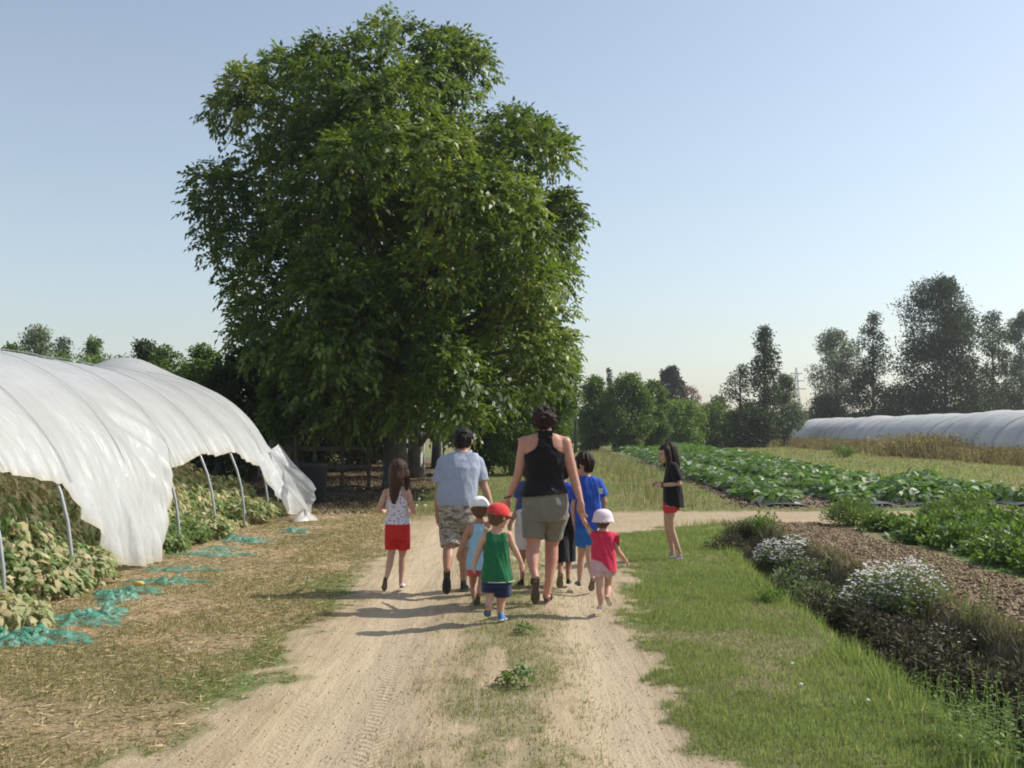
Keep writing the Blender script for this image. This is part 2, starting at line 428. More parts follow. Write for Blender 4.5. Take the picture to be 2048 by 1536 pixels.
# grass farther off: behind the crossing track and along the fields
x, y = strew(90000, -3.2, 6.5, 18.3, 75)
zz = zones(x, y); k = (zz['field'] < .4) & (zz['litter'] < .55) & (zz['road'] < .4); x, y = x[k], y[k]
bank = np.exp(-((x - (2.0 + .055 * (y - 18))) / 1.0) ** 2)
g = blades('track_grass', x, y, .02, .085, .005, [(0, (.08, .13, .03)), (.4, (.15, .21, .055)), (.7, (.27, .26, .11)), (1, (.44, .36, .2))], .6,
           tint=RNG.normal(.25, .17, len(x)) + .3 * bank)
tag(g, 'grass growing over the track beyond the crossing', 'grass', kind='stuff')
x, y = strew(11000, 1.2, 7.5, 19.0, 80)
k = RNG.random(len(x)) < np.exp(-((x - (2.9 + .06 * (y - 18))) / .8) ** 2); x, y = x[k], y[k]
g = blades('bank_grass', x, y, .08, .34, .008, [(0, (.10, .13, .035)), (.4, (.26, .22, .10)), (1, (.45, .36, .21))], .5, .2)
tag(g, 'tall dry grass on the low bank between the grass track and the squash field', 'grass', kind='stuff')
x = RNG.uniform(8.5, 40, 80000); y = 21 * (4.6) ** RNG.random(80000)
k = (x > 9.6 + .068 * (y - 24) + 1.6 * sstep(30, 22, y)); x, y = x[k], y[k]
g = blades('field_grass', x, y, .05, .16, .010, [(0, (.08, .10, .025)), (.4, (.17, .18, .06)), (.75, (.32, .28, .12)), (1, (.46, .38, .2))], .7)
tag(g, 'yellowish grass strip between the squash field and the far tunnel', 'grass', kind='stuff')
# brown clods and shrivelled leaves on the tilled bed
def clods(name, n, xf, size, stops, label, cat, lift=.0):
    x, y = xf(n); n = len(x); z = hz(x, y) + lift
    s = RNG.uniform(size[0], size[1], n)[:, None]
    c = np.stack([x, y, z + s[:, 0] * .15], 1); R = rdir(n); S = unit(np.cross(R, rdir(n))); T = np.cross(R, S)
    A = c + R * s; B = c + (-R * .5 + S * .8) * s; C = c + (-R * .5 - S * .8) * s; D = c + (T * .7 + np.array([0, 0, .3])) * s
    V = np.stack([A, B, C, D], 1).reshape(-1, 3); b0 = np.arange(n)[:, None] * 4
    F = np.concatenate([b0 + [0, 1, 2], b0 + [0, 3, 1], b0 + [1, 3, 2], b0 + [2, 3, 0]]).astype(int)
    me = mesh_np(name, V, F, {'tint': np.repeat(RNG.random(n), 4)})
    return tag(link(name, me, leafmat(name, stops, .05, .9, .1)), label, cat, kind='stuff')
def bed(n):
    x, y = strew(n, 3.3, 5.2, 5.0, 16.4, .9); k = zones(x, y)['soil'] > .35; return x[k], y[k]
clods('soil_clods', 40000, bed, (.005, .024), [(0, (.10, .072, .046)), (.45, (.22, .16, .10)), (.8, (.36, .27, .175)), (1, (.5, .40, .27))],
      'loose brown clods and shrivelled leaves on the tilled bed right of the ditch', 'soil')
def fieldpts(n):
    x, y = strew(n, 3.5, 16, 18.9, 50); k = (zones(x, y)['field'] > .4); return x[k], y[k]
clods('field_clods', 16000, fieldpts, (.02, .06), [(0, (.09, .065, .045)), (.5, (.18, .135, .095)), (1, (.30, .24, .17))], 'clods on the bare soil between the squash rows', 'soil')
def roadpts(n):
    x, y = strew(n, -1.7, 1.4, 3.8, 17); k = zones(x, y)['road'] > .6; return x[k], y[k]
clods('track_pebbles', 5000, roadpts, (.003, .009), [(0, (.2, .155, .11)), (.6, (.36, .29, .21)), (1, (.5, .43, .33))], 'small pebbles and crumbs on the sandy track', 'pebbles')
def litpts(n):
    x, y = strew(n, -7, -1.9, 18, 45); return x, y
clods('leaf_litter', 14000, litpts, (.015, .05), [(0, (.05, .035, .02)), (.5, (.14, .10, .06)), (1, (.3, .23, .14))], 'fallen leaves under the walnut trees', 'leaf litter')
# ------------------------------------------------------------------ white walk-in tunnel on the left
TX, HWID, THT = -6.85, 2.78, 2.5
def ridge(y): return float(np.interp(y, [4, 13, 15.2, 16.35, 17.0, 17.62], [2.52, 2.49, 2.46, 2.37, 2.42, 2.50]))       # ridge line, half width, height
def hoop_pt(th, y, grow=0.0, ht=THT):
    """th 0 = ground on the path side, pi = ground on the far side"""
    c, s = math.cos(th), math.sin(th)
    x = TX + (HWID + grow) * math.copysign(abs(c) ** .92, c); z = (ht + grow) * abs(s) ** .86
    return Vector((x, y, z))
tunnel = empty('poly_tunnel', (TX, 11.5, 0))
tag(tunnel, 'white plastic crop tunnel, side sheet hitched up over wilted plants, left of the track', 'tunnel')
TO = (TX, 11.5, 0)
m_pipe = simple('galvanised_pipe', (.45, .46, .48), (.33, .34, .36), 30, .5, metal=.35, spec=.5)
hoop_ys = [4.9, 6.5, 8.15, 9.4, 10.9, 12.4, 13.9, 15.4, 16.9, 17.62]
hoop_me = None
for i, hy in enumerate(hoop_ys):
    ht = ridge(hy) + .01
    mb = MB(); mb.tube([tuple(hoop_pt(math.pi * k / 30, hy, -.03, ht) - Vector(TO)) for k in range(31)], .017, 8)
    mb.build('hoop', m_pipe, tunnel, smooth=True)
mb = MB(); mb.tube([(0, yy - 11.5, ridge(yy) - .14) for yy in (4.7, 8, 11, 13, 15.2, 16.35, 17.0, 17.6)], .018, 8); mb.build('ridge_pipe', m_pipe, tunnel, smooth=True)

def low_edge(y):      # height of the lower edge of the sheet on the path side
    return np.interp(y, [4, 6.5, 8.5, 9.4, 9.75, 10.3, 10.9, 11.55, 11.9, 12.42, 12.9, 13.9, 14.6, 15.4, 16.1, 16.7, 17.0, 17.2, 17.62],
                        [1.25, 1.22, 1.13, .99, .62, .14, .02, .02, .42, 1.03, 1.05, 1.18, 1.14, 1.18, 1.05, .93, .45, .06, .02])
def far_edge(y): return .95 + .12 * np.sin(y * 1.7)
NY_, NT_ = 330, 140
ys = np.linspace(4.2, 17.64, NY_)
vs = []; tint = []
for y in ys:
    ze = float(low_edge(y)); zf = float(far_edge(y))
    # find the arc parameters of the two edges
    t0 = math.asin(min(1, (ze / THT)) ** (1 / .86)); t1 = math.pi - math.asin(min(1, (zf / THT)) ** (1 / .86))
    hi = min(hoop_ys, key=lambda a: abs(a - y)); between = min(1.0, abs(y - hi) / .75)
    tau = np.linspace(0, 1, NT_); th = t0 + (t1 - t0) * tau
    c = np.cos(th); s = np.sin(th)
    sag = .055 * between ** 1.5 * (.35 + s)
    wr = (fbm(np.full(NT_, y) * 1.6 + th * .5, th * 2.2 - y * .35, .55, 3, 4) - .5) * .10
    fl = np.clip(1 - th / .62, 0, 1) if ze < .9 else np.clip(1 - (th - t0) / .3, 0, 1) * .35   # loose lower part
    wr2 = (fbm(np.full(NT_, y) * 3.1, th * .9, .32, 9, 3) - .5) * .34 * fl ** 1.3
    dia = .03 * np.sin((y * 1.0 + th * 3.2) * 9) * np.exp(-((y - 12.1) / .7) ** 2) * np.exp(-((th - .42) / .3) ** 2)
    g = .022 - sag + wr * .35 + wr2 + dia
    hh = ridge(y)
    x = TX + (HWID + g) * np.sign(c) * np.abs(c) ** .92
    z = (hh + g) * np.abs(s) ** .86
    z = z + .26 * np.exp(-((th - np.pi / 2) / .22) ** 2) * max(0, (y - 16.5) / 1.12)
    flare = np.clip((y - 16.9) / .7, 0, 1) * np.clip(1 - z / 1.25, 0, 1) * .42
    x = x + flare
    yy = np.full(NT_, y) + (fbm(th * 3, th * 0 + y, .5, 5) - .5) * .06
    vs.append(np.stack([x - TX, yy - 11.5, np.maximum(z, .012)], 1)); tint.append(np.clip(1 - (th - t0) * HWID / .13, 0, 1))
V = np.concatenate(vs); ii = np.arange((NY_ - 1) * NT_).reshape(NY_ - 1, NT_)[:, :-1].ravel()
F = np.stack([ii, ii + 1, ii + 1 + NT_, ii + NT_], 1)
me = mesh_np('cover', V, F, {'hem': np.concatenate(tint)}, smooth=True)
def plastic(name, base=(.74, .75, .75), hem=True, see=.09, tr=.38, rough=.2, dirt=(.55, .52, .43)):
    m, t, out = new_mat(name)
    geo = t.nodes.new('ShaderNodeNewGeometry'); P = geo.outputs['Position']
    n1 = noise_n(t, .9, 5, .6, P); n2 = noise_n(t, 5, 5, .65, P, 1.0)
    col = mixc(t, mth(t, 'MULTIPLY', ramp(t, n2, [(.45, (0, 0, 0)), (.75, (1, 1, 1))]), .22), base, dirt)
    col = mixc(t, mth(t, 'MULTIPLY', ramp(t, n1, [(.4, (0, 0, 0)), (.7, (1, 1, 1))]), .28), col, tuple(x * .82 for x in base))
    if hem:
        a = t.nodes.new('ShaderNodeAttribute'); a.attribute_name = 'hem'
        col = mixc(t, mth(t, 'MULTIPLY', a.outputs['Fac'], .75), col, (.62, .56, .42))
    p = N(t, 'ShaderNodeBsdfPrincipled'); p.inputs['Roughness'].default_value = rough; p.inputs['Specular IOR Level'].default_value = .5
    t.links.new(col, p.inputs['Base Color'])
    tl = t.nodes.new('ShaderNodeBsdfTranslucent'); t.links.new(col, tl.inputs[0])
    mx = t.nodes.new('ShaderNodeMixShader'); mx.inputs[0].default_value = tr
    t.links.new(p.outputs[0], mx.inputs[1]); t.links.new(tl.outputs[0], mx.inputs[2])
    tp = t.nodes.new('ShaderNodeBsdfTransparent'); m2 = t.nodes.new('ShaderNodeMixShader'); m2.inputs[0].default_value = see
    t.links.new(mx.outputs[0], m2.inputs[1]); t.links.new(tp.outputs[0], m2.inputs[2])
    mp = t.nodes.new('ShaderNodeMapping'); mp.inputs['Scale'].default_value = (1, 2.2, .8); t.links.new(P, mp.inputs['Vector'])
    b = t.nodes.new('ShaderNodeBump'); b.inputs['Strength'].default_value = .6; b.inputs['Distance'].default_value = .03
    t.links.new(noise_n(t, 5.5, 7, .62, mp.outputs[0], 1.2), b.inputs['Height'])
    for q in (p, tl): t.links.new(b.outputs[0], q.inputs['Normal'])
    t.links.new(m2.outputs[0], out.inputs[0]); return m
m_cover = plastic('tunnel_plastic')
link('cover', me, m_cover, tunnel)
# cords that hold the sheet down over every hoop
m_cord = simple('grey_cord', (.55, .55, .55), (.42, .42, .42), 20, .8)
for hy in hoop_ys[:-1]:
    t0 = math.asin((max(float(low_edge(hy)), .1) / THT) ** (1 / .86))
    mb = MB(); pts = []
    for k in range(34):
        th = t0 + (2.6 - t0) * k / 33
        pts.append(tuple(hoop_pt(th, hy + .16 + .10 * math.sin(k * .22 + hy), .035) - Vector(TO)))
    mb.tube(pts, .0055, 5); mb.build('cord', m_cord, tunnel)
# loose flap of sheet blown outwards at the end
P0 = [[(556, 886, 17.55), (540, 905, 17.3), (548, 960, 17.2)], [(583, 925, 17.5), (572, 950, 17.5), (578, 985, 17.4)],
      [(606, 948, 17.3), (600, 975, 17.1), (598, 1010, 17.2)], [(622, 964, 17.0), (615, 995, 16.7), (607, 1030, 16.9)], [(632, 978, 16.8), (628, 1005, 16.6), (615, 1042, 16.9)]]
ctrl = [[at(*p) for p in r] for r in P0]
def lerp_grid(u, v):
    fu = u * (len(ctrl) - 1); i = min(int(fu), len(ctrl) - 2); a = fu - i; fv = v * 2; j = min(int(fv), 1); b_ = fv - j
    q = lambda i, j: ctrl[i][j]
    return (q(i, j) * (1 - a) + q(i + 1, j) * a) * (1 - b_) + (q(i, j + 1) * (1 - a) + q(i + 1, j + 1) * a) * b_
vs = []; n_ = 26
for i in range(n_):
    for j in range(n_):
        q = lerp_grid(i / (n_ - 1), j / (n_ - 1)); w = math.sin(j * .55 + i * .12) * .035
        vs.append((q.x - TX + w * .4, q.y - 11.5 + w, max(q.z, .01)))
ii = [a * n_ + b for a in range(n_ - 1) for b in range(n_ - 1)]
me = mesh_np('loose_flap', vs, [(a, a + 1, a + 1 + n_, a + n_) for a in ii], {'hem': [1.0 if (k % n_) > n_ - 3 else 0.0 for k in range(n_ * n_)]}, smooth=True)
link('loose_flap', me, plastic('loose_flap_plastic', (.62, .64, .66), True, .3, .35), tunnel)
# bunched sheet lying on the ground at the end
vs = []; fs = []; nr, nc2 = 9, 22
bx = gp(606, 1042)
for i in range(nr):
    for j in range(nc2):
        a = 2 * math.pi * j / nc2; r = (i / (nr - 1)); rr = r * (.24 + .07 * math.sin(a * 3 + 1))
        vs.append((bx.x - TX + math.cos(a) * rr * .8, bx.y - 11.5 + math.sin(a) * rr, .012 + .15 * (1 - r ** 1.6) * (1 + .3 * math.sin(a * 5 + i))))
fs = [(i * nc2 + j, i * nc2 + (j + 1) % nc2, (i + 1) * nc2 + (j + 1) % nc2, (i + 1) * nc2 + j) for i in range(nr - 1) for j in range(nc2)]
me = mesh_np('bunched_hem', vs, fs, {'hem': [.5] * len(vs)}, smooth=True)
link('bunched_hem', me, m_cover, tunnel)

# ------------------------------------------------------------------ torn green nets lying along the tunnel foot
def net_mat():
    m, t, out = new_mat('teal_net'); tc = t.nodes.new('ShaderNodeTexCoord')
    col = ramp(t, noise_n(t, 12, 3, .6, tc.outputs['Object']), [(.3, (.03, .22, .14)), (.5, (.09, .36, .26)), (.68, (.30, .52, .43))])
    p = N(t, 'ShaderNodeBsdfPrincipled'); p.inputs['Roughness'].default_value = .6; t.links.new(col, p.inputs['Base Color'])
    tl = t.nodes.new('ShaderNodeBsdfTranslucent'); t.links.new(col, tl.inputs[0])
    mx = t.nodes.new('ShaderNodeMixShader'); mx.inputs[0].default_value = .3
    t.links.new(p.outputs[0], mx.inputs[1]); t.links.new(tl.outputs[0], mx.inputs[2])
    tp = t.nodes.new('ShaderNodeBsdfTransparent'); m2 = t.nodes.new('ShaderNodeMixShader')
    t.links.new(ramp(t, noise_n(t, 26, 4, .7, tc.outputs['Object']), [(.44, (1, 1, 1)), (.53, (.15, .15, .15))]), m2.inputs[0])
    t.links.new(mx.outputs[0], m2.inputs[1]); t.links.new(tp.outputs[0], m2.inputs[2])
    t.links.new(m2.outputs[0], out.inputs[0]); return m
m_net = net_mat()
nets = [(12, 1286, .24, .11, 'cut off by the left edge of the picture'), (80, 1276, .34, .11, 'beside the foot of the nearest hoop'),
        (152, 1243, .30, .19, 'largest crumpled heap, below the pale wilted leaves'), (206, 1232, .17, .10, 'narrow scrap right of the largest heap'),
        (232, 1203, .14, .16, 'short twisted strip standing on end'), (272, 1186, .22, .08, 'bright green fold with a yellow fruit in it'),
        (213, 1192, .12, .05, 'pale thin scrap among the wilted leaves'), (335, 1166, .34, .07, 'long low strip in front of the drooping sheet'),
        (352, 1141, .34, .05, 'faded flat strip right of the drooping sheet'), (425, 1112, .40, .06, 'widest faded strip between two hoops'),
        (437, 1098, .24, .05, 'small scrap under the third hoop from the far end'), (472, 1084, .18, .09, 'glossy bunched bit under the far hoops'),
        (512, 1086, .20, .09, 'blue-green bunch before the last hoop'), (588, 1066, .18, .09, 'last scrap, below the far end of the sheet')]
for i, (px, py, rx, ry, txt) in enumerate(nets):
    c = gp(px, py); rg = random.Random(i * 7 + 3); nr, na = 12, 40; vs = []; ph = rg.random() * 6
    rx *= 1.0; ryd = ry * 1.5; rx *= 1.2
    for a_ in range(nr):
        for k in range(na):
            an = 2 * math.pi * k / na; r = a_ / (nr - 1)
            R_ = r * (1 + .28 * math.sin(an * 3 + ph) + .16 * math.sin(an * 7 + ph * 2) + .09 * math.sin(an * 13 + ph))
            X = math.cos(an) * R_ * rx; Y = math.sin(an) * R_ * ryd
            nz = abs(noise.noise(Vector((X * 9 + ph, Y * 6, ph)))) + .5 * abs(noise.noise(Vector((X * 15, Y * 12, ph))))
            vs.append((X, Y, .018 + (.11 * nz * (1 - r ** 2.5)) * min(1, ry / .1) + .02 * (1 - r)))
    fs = [(a_ * na + k, a_ * na + (k + 1) % na, (a_ + 1) * na + (k + 1) % na, (a_ + 1) * na + k) for a_ in range(nr - 1) for k in range(na)]
    o = link('torn_net', mesh_np('torn_net', vs, fs, None, smooth=True), m_net, None, (c.x, c.y, float(hz(c.x, c.y)) - .01))
    tag(o, 'torn teal net on dry ground, ' + txt, 'net', 'scraps of teal netting along the foot of the white tunnel')

# ------------------------------------------------------------------ plants: builders
def leaf_cup(pos, axis, nrm, size, curl, ruf, seed, wide=.62):
    """a broad leaf of 12 triangles with a folded, cupped blade"""
    rg = random.Random(seed); axis = axis.normalized(); side = axis.cross(nrm).normalized(); up = side.cross(axis)
    rows = [(0.0, .10), (.28, .62), (.6, .58), (.85, .32), (1.0, .06)]
    vs = []
    for a, w in rows:
        w *= 1 + ruf * rg.uniform(-.35, .35)
        drop = -curl * a * a
        for sgn in (-1, 0, 1):
            jt = Vector((rg.uniform(-1, 1), rg.uniform(-1, 1), rg.uniform(-1, 1))) * size * .13 * max(0, ruf - .7)
            vs.append(jt + pos + axis * (size * a * (1 - .25 * curl * a)) + side * (sgn * w * size * wide) + up * (size * (drop + (0.16 * abs(sgn)) * (1 - curl) - ruf * .12 * abs(sgn) * rg.random())))
    fs = []
    for i in range(len(rows) - 1):
        for k in (0, 1):
            a = i * 3 + k; fs.append((a, a + 1, a + 4, a + 3))
    return vs, fs
def plant_mesh(name, n, height, spread, lsize, curl, ruf, tintf, seed, stems=True, zmin=.15, upright=.6, wide=.62):
    rg = random.Random(seed); vs = []; fs = []; tn = []
    for i in range(n):
        an = rg.uniform(0, 6.283); r = spread * math.sqrt(rg.random()); hgt = height * (zmin + (1 - zmin) * rg.random() ** .7) * (1 - .45 * (r / spread) ** 2)
        base = Vector((rg.uniform(-.05, .05), rg.uniform(-.05, .05), 0)); p = Vector((math.cos(an) * r, math.sin(an) * r, hgt))
        out_ = Vector((math.cos(an + rg.uniform(-.8, .8)), math.sin(an + rg.uniform(-.8, .8)), rg.uniform(-.3, .45)))
        nr_ = Vector((rg.uniform(-.5, .5), rg.uniform(-.5, .5), upright + .4))
        s = lsize * rg.uniform(.6, 1.25)
        v, f = leaf_cup(p, out_, nr_, s, curl * rg.uniform(.5, 1.4), ruf, seed * 1000 + i, wide)
        o = len(vs); vs += v; fs += [tuple(k + o for k in q) for q in f]; tt = tintf(hgt / height, rg); tn += [tt] * len(v)
        if stems:
            if wide < .5: base = Vector((p.x * .75 + rg.uniform(-.1, .1), p.y * .75 + rg.uniform(-.1, .1), max(0, hgt - .3)))
            mid = (base + p) * .5 + Vector((0, 0, hgt * .15)); w = lsize * .035
            sd = Vector((-math.sin(an), math.cos(an), 0)) * w
            o = len(vs); vs += [base - sd, base + sd, mid + sd, mid - sd, p + sd, p - sd]; fs += [(o, o + 1, o + 2, o + 3), (o + 3, o + 2, o + 4, o + 5)]; tn += [min(1, tt + .12)] * 6
    me = mesh_np(name, [tuple(v) for v in vs], fs, {'tint': tn})
    return me

# wilted squash under the tunnel
m_wilt = leafmat('wilted_squash_leaf', [(0, (.045, .09, .018)), (.25, (.12, .20, .05)), (.5, (.28, .33, .16)), (.7, (.46, .42, .24)), (.86, (.44, .34, .19)), (1, (.60, .50, .32))], .32, .65, .25, (.4, .42, .12))
wm = []
def tw(kind):
    def f(h, rg):
        if kind == 'brown': return min(1, max(0, rg.gauss(.70, .13)))
        if kind == 'mixed': return min(1, max(0, rg.gauss(.52, .2)))
        if kind == 'green': return min(1, max(0, rg.gauss(.22, .15)))
        return min(1, max(0, rg.gauss(.62, .09)))
    return f
wl = {}
for k, (hh, sp, ls, nn) in {'brown': (1.08, .62, .10, 900), 'mixed': (.72, .55, .098, 900), 'green': (.66, .55, .10, 850), 'yellow': (.3, .40, .09, 420)}.items():
    wl[k] = [plant_mesh('squash_' + k, nn, hh, sp, ls, 1.0, 1.5, tw(k), 40 + j + 10 * len(k), wide=.42) for j in range(2)]
    for q in wl[k]: q.materials.append(m_wilt)
wl_label = {'brown': 'brown withered squash plant under the white tunnel', 'mixed': 'half-wilted pale squash plant under the white tunnel',
            'green': 'green-leaved squash plant under the white tunnel', 'yellow': 'low yellowing squash plant under the white tunnel'}
rg = random.Random(5)
for row, (xo, kinds) in enumerate([(-4.46, ['mixed', 'yellow', 'mixed', 'green', 'mixed', 'yellow']), (-4.95, ['green', 'mixed', 'green', 'mixed']), (-5.4, ['brown', 'mixed', 'mixed']), (-6.1, ['brown']), (-7.4, ['brown', 'mixed']), (-8.4, ['mixed'])]):
    y = 6.2 + rg.random() * .3
    while y < 17.4:
        k = rg.choice(kinds)
        if row < 2 and 11.8 < y < 13.2: k = 'green' if rg.random() < .6 else 'mixed'
        if row == 0 and (9.75 < y < 12.1): y = 12.15 + .2 * rg.random()
        x = xo + rg.uniform(-.12, .12) - (.32 if row == 0 and y < 8.7 else 0)
        o = link('squash_plant', wl[k][rg.randrange(2)]); o.location = (x, y, -.02); o.rotation_euler = (rg.uniform(-.1, .1), rg.uniform(-.1, .1), rg.uniform(0, 6.28))
        s = rg.uniform(.85, 1.15) * (1.0 if y < 13 else .92); o.scale = (s * .9, s, s * (1.12 if row == 2 else .62 if row == 0 else 1.12))
        where = 'near stretch' if y < 9.6 else 'middle stretch' if y < 13 else 'far stretch'
        tag(o, wl_label[k] + ', ' + ['outer', 'second', 'third', 'fourth', 'fifth', 'rear'][row] + ' line, ' + where, 'plant', 'squash plants under the white tunnel, ' + k)
        y += rg.uniform(.5, .62) if row < 4 else rg.uniform(.8, 1.0)
p_ = gp(8, 1262)
o = link('squash_plant', wl['yellow'][0]); o.location = (p_.x - .1, p_.y, 0); tag(o, 'yellow-green low plant at the left picture edge in front of the nearest hoop', 'plant', 'squash plants under the white tunnel, yellow')
p_ = gp(276, 1184)
mb = MB(); mb.tube([(-.05, 0, .05), (-.025, .0, .055), (.0, 0, .06), (.03, 0, .06), (.055, 0, .055)], [.008, .02, .024, .021, .008], 10)
tag(mb.build('squash_fruit', simple('yellow_fruit', (.75, .55, .16), (.6, .42, .1), 15, .5), None, (p_.x, p_.y, .02), smooth=True), 'small yellow squash lying on the bright green fold of net', 'squash')
# ------------------------------------------------------------------ squash field on the right
m_zuc = leafmat('courgette_leaf', [(0, (.03, .07, .010)), (.4, (.065, .13, .018)), (.7, (.13, .21, .035)), (.9, (.26, .33, .17)), (1, (.50, .54, .42))], .28, .5, .35, (.2, .42, .03))
def tz(h, rg):
    v = rg.random(); return .95 + .05 * rg.random() if v > .86 else min(.72, max(0, rg.gauss(.38, .18)))
zm = [plant_mesh('courgette', 62, .40, .52, .215, .45, .5, tz, 200 + j) for j in range(5)]
zfar = [plant_mesh('courgette_small', 26, .45, .55, .28, .35, .35, tz, 230 + j, False) for j in range(3)]
for q in zm + zfar: q.materials.append(m_zuc)
rg = random.Random(9)
m_film = simple('black_mulch_film', (.03, .032, .038), (.07, .075, .085), 6, .35, .6, 12, .5)
rows = [(5.35, .057, 'first row beside the grass track'), (7.15, .06, 'second row from the grass track'), (8.25, .064, 'third row from the grass track'),
        (9.2, .068, 'fourth row from the grass track'), (10.3, .05, 'short outermost row by the yellowish grass strip')]
nz_ = 0
for ri, (x0, sl, txt) in enumerate(rows):
    y = 20.3 + (.4 if ri else 0); 
    mb = MB(); pts = np.arange(19.6, 84 if ri < 4 else 27, .6); 
    vs = []
    for yy in pts:
        xc = x0 + sl * (yy - 20); w = .46 + .04 * math.sin(yy * 3 + ri)
        for k, dx in enumerate((-w, -.2, .2, w)): vs.append((xc + dx, yy, float(hz(xc + dx, yy)) + (.03, .055, .055, .03)[k] + .012 * math.sin(yy * 7 + k * 2)))
    ii = [a * 4 + b for a in range(len(pts) - 1) for b in range(3)]
    o = link('mulch_film', mesh_np('mulch_film', vs, [(a, a + 1, a + 5, a + 4) for a in ii], None, True), m_film)
    tag(o, 'black mulch film under the courgettes, ' + txt, 'mulch film', 'strips of black mulch film')
    while y < (86 if ri < 4 else 27):
        xc = x0 + sl * (y - 20) + rg.uniform(-.16, .16)
        if True:
            far = y > 44
            o = link('courgette_plant', (zfar if far else zm)[rg.randrange(3 if far else 5)])
            s = rg.uniform(.8, 1.12) * (1.0 if y < 44 else 1.15); o.scale = (s * (1.0 if not far else 1.15), s, s * rg.uniform(.85, 1.15)); o.location = (xc, y, float(hz(xc, y)) + .02)
            o.rotation_euler = (0, 0, rg.uniform(0, 6.28)); nz_ += 1
            tag(o, ('near courgette plant with silvery leaves, ' if y < 27 else 'mid-field courgette plant, ' if not far else 'distant courgette plant, ') + txt, 'plant', 'courgette plants of the ' + txt)
        y += rg.uniform(.75, .95) if y < 44 else rg.uniform(1.5, 2.1)

# ------------------------------------------------------------------ leaf clump builders for bushes and weeds
def bush_mesh(name, n, rad, hgt, leaf, seed, flat=1.0, stems=8, lean=.0, tint=(.45, .2), flowers=0, fcol=.0, leafw=.45, up=.2):
    """bush of many small leaves on thin stems; returns leaf mesh (flowers carry tint > 1 region)"""
    r = np.random.default_rng(seed)
    nclump = max(5, n // 40); cc = r.normal(size=(nclump, 3)); cc = unit(cc) * (r.random((nclump, 1)) ** .4)
    cc[:, 2] = np.abs(cc[:, 2]); C_ = cc * np.array([rad, rad, hgt * .82]); C_[:, 2] += hgt * .08
    idx = r.integers(0, nclump, n); d = unit(r.normal(size=(n, 3))); q = r.random((n, 1)) ** .5
    pos = C_[idx] + d * q * np.array([rad * .34, rad * .34, hgt * .2]); pos[:, 2] = np.maximum(pos[:, 2], .02)
    ax = unit(d + np.array([0, 0, up])); nr = unit(r.normal(size=(n, 3)) + np.array([0, 0, .8]))
    L = leaf * r.uniform(.6, 1.3, n); V, F = leaves_np(pos, ax, nr, L, L * leafw)
    ct = r.normal(0, .12, nclump)
    tn = np.clip(r.normal(tint[0], tint[1] * .6, n) + ct[idx], 0, .88)
    T = np.repeat(tn, 4)
    # stems as thin quads
    sv = []; 
    for i in range(stems):
        k = r.integers(0, nclump); e = C_[k]; b0 = np.array([r.uniform(-.1, .1) * rad, r.uniform(-.1, .1) * rad, 0]); w = np.array([.006 + .004 * hgt, 0, 0])
        sv.append([b0 - w, b0 + w, e + w * .4, e - w * .4])
    if sv:
        sv = np.array(sv).reshape(-1, 3); F = np.concatenate([F, np.arange(len(sv)).reshape(-1, 4) + len(V)]); V = np.concatenate([V, sv]); T = np.concatenate([T, np.full(len(sv), .3)])
    return mesh_np(name, V, F, {'tint': T})
def flower_mesh(name, n, rad, hgt, size, seed, top=.6):
    r = np.random.default_rng(seed); d = unit(r.normal(size=(n, 3))); d[:, 2] = np.abs(d[:, 2]) * .9 + .1
    pos = d * np.array([rad, rad, hgt]) * r.uniform(.85, 1.08, (n, 1)); pos = pos[pos[:, 2] > hgt * .3]; n = len(pos)
    VV = []; 
    for k in range(3):       # three crossed petals
        a = k * 2.094 + r.random(n) * .4; ax = np.stack([np.cos(a), np.sin(a), np.full(n, .15)], 1)
        V, F = leaves_np(pos - ax * size * .5, ax, np.tile([0, 0, 1.0], (n, 1)), np.full(n, size), np.full(n, size * .55), .05, .0); VV.append(V)
    V = np.concatenate(VV); return mesh_np(name, V, np.arange(len(V)).reshape(-1, 4), {'tint': np.full(len(V), .5)})

m_scrub = leafmat('dark_scrub_leaf', [(0, (.04, .034, .026)), (.3, (.10, .082, .06)), (.55, (.13, .13, .07)), (.8, (.24, .20, .14)), (1, (.42, .35, .28))], .15, .7, .15, (.12, .12, .05))
m_weed = leafmat('weed_leaf', [(0, (.045, .08, .02)), (.4, (.10, .17, .04)), (.7, (.18, .25, .08)), (1, (.30, .30, .14))], .28, .55, .35)
m_grey = leafmat('grey_green_leaf', [(0, (.06, .08, .045)), (.5, (.14, .17, .10)), (1, (.28, .30, .2))], .2, .6, .3)
m_white = simple('white_petal', (.92, .91, .85), (.86, .85, .78), 9, .7)
m_orange = simple('orange_petal', (.85, .30, .02), (.8, .42, .04), 9, .6)
m_bed = leafmat('bed_leaf', [(0, (.03, .065, .016)), (.4, (.075, .145, .035)), (.7, (.14, .22, .06)), (1, (.28, .32, .14))], .3, .5, .4)

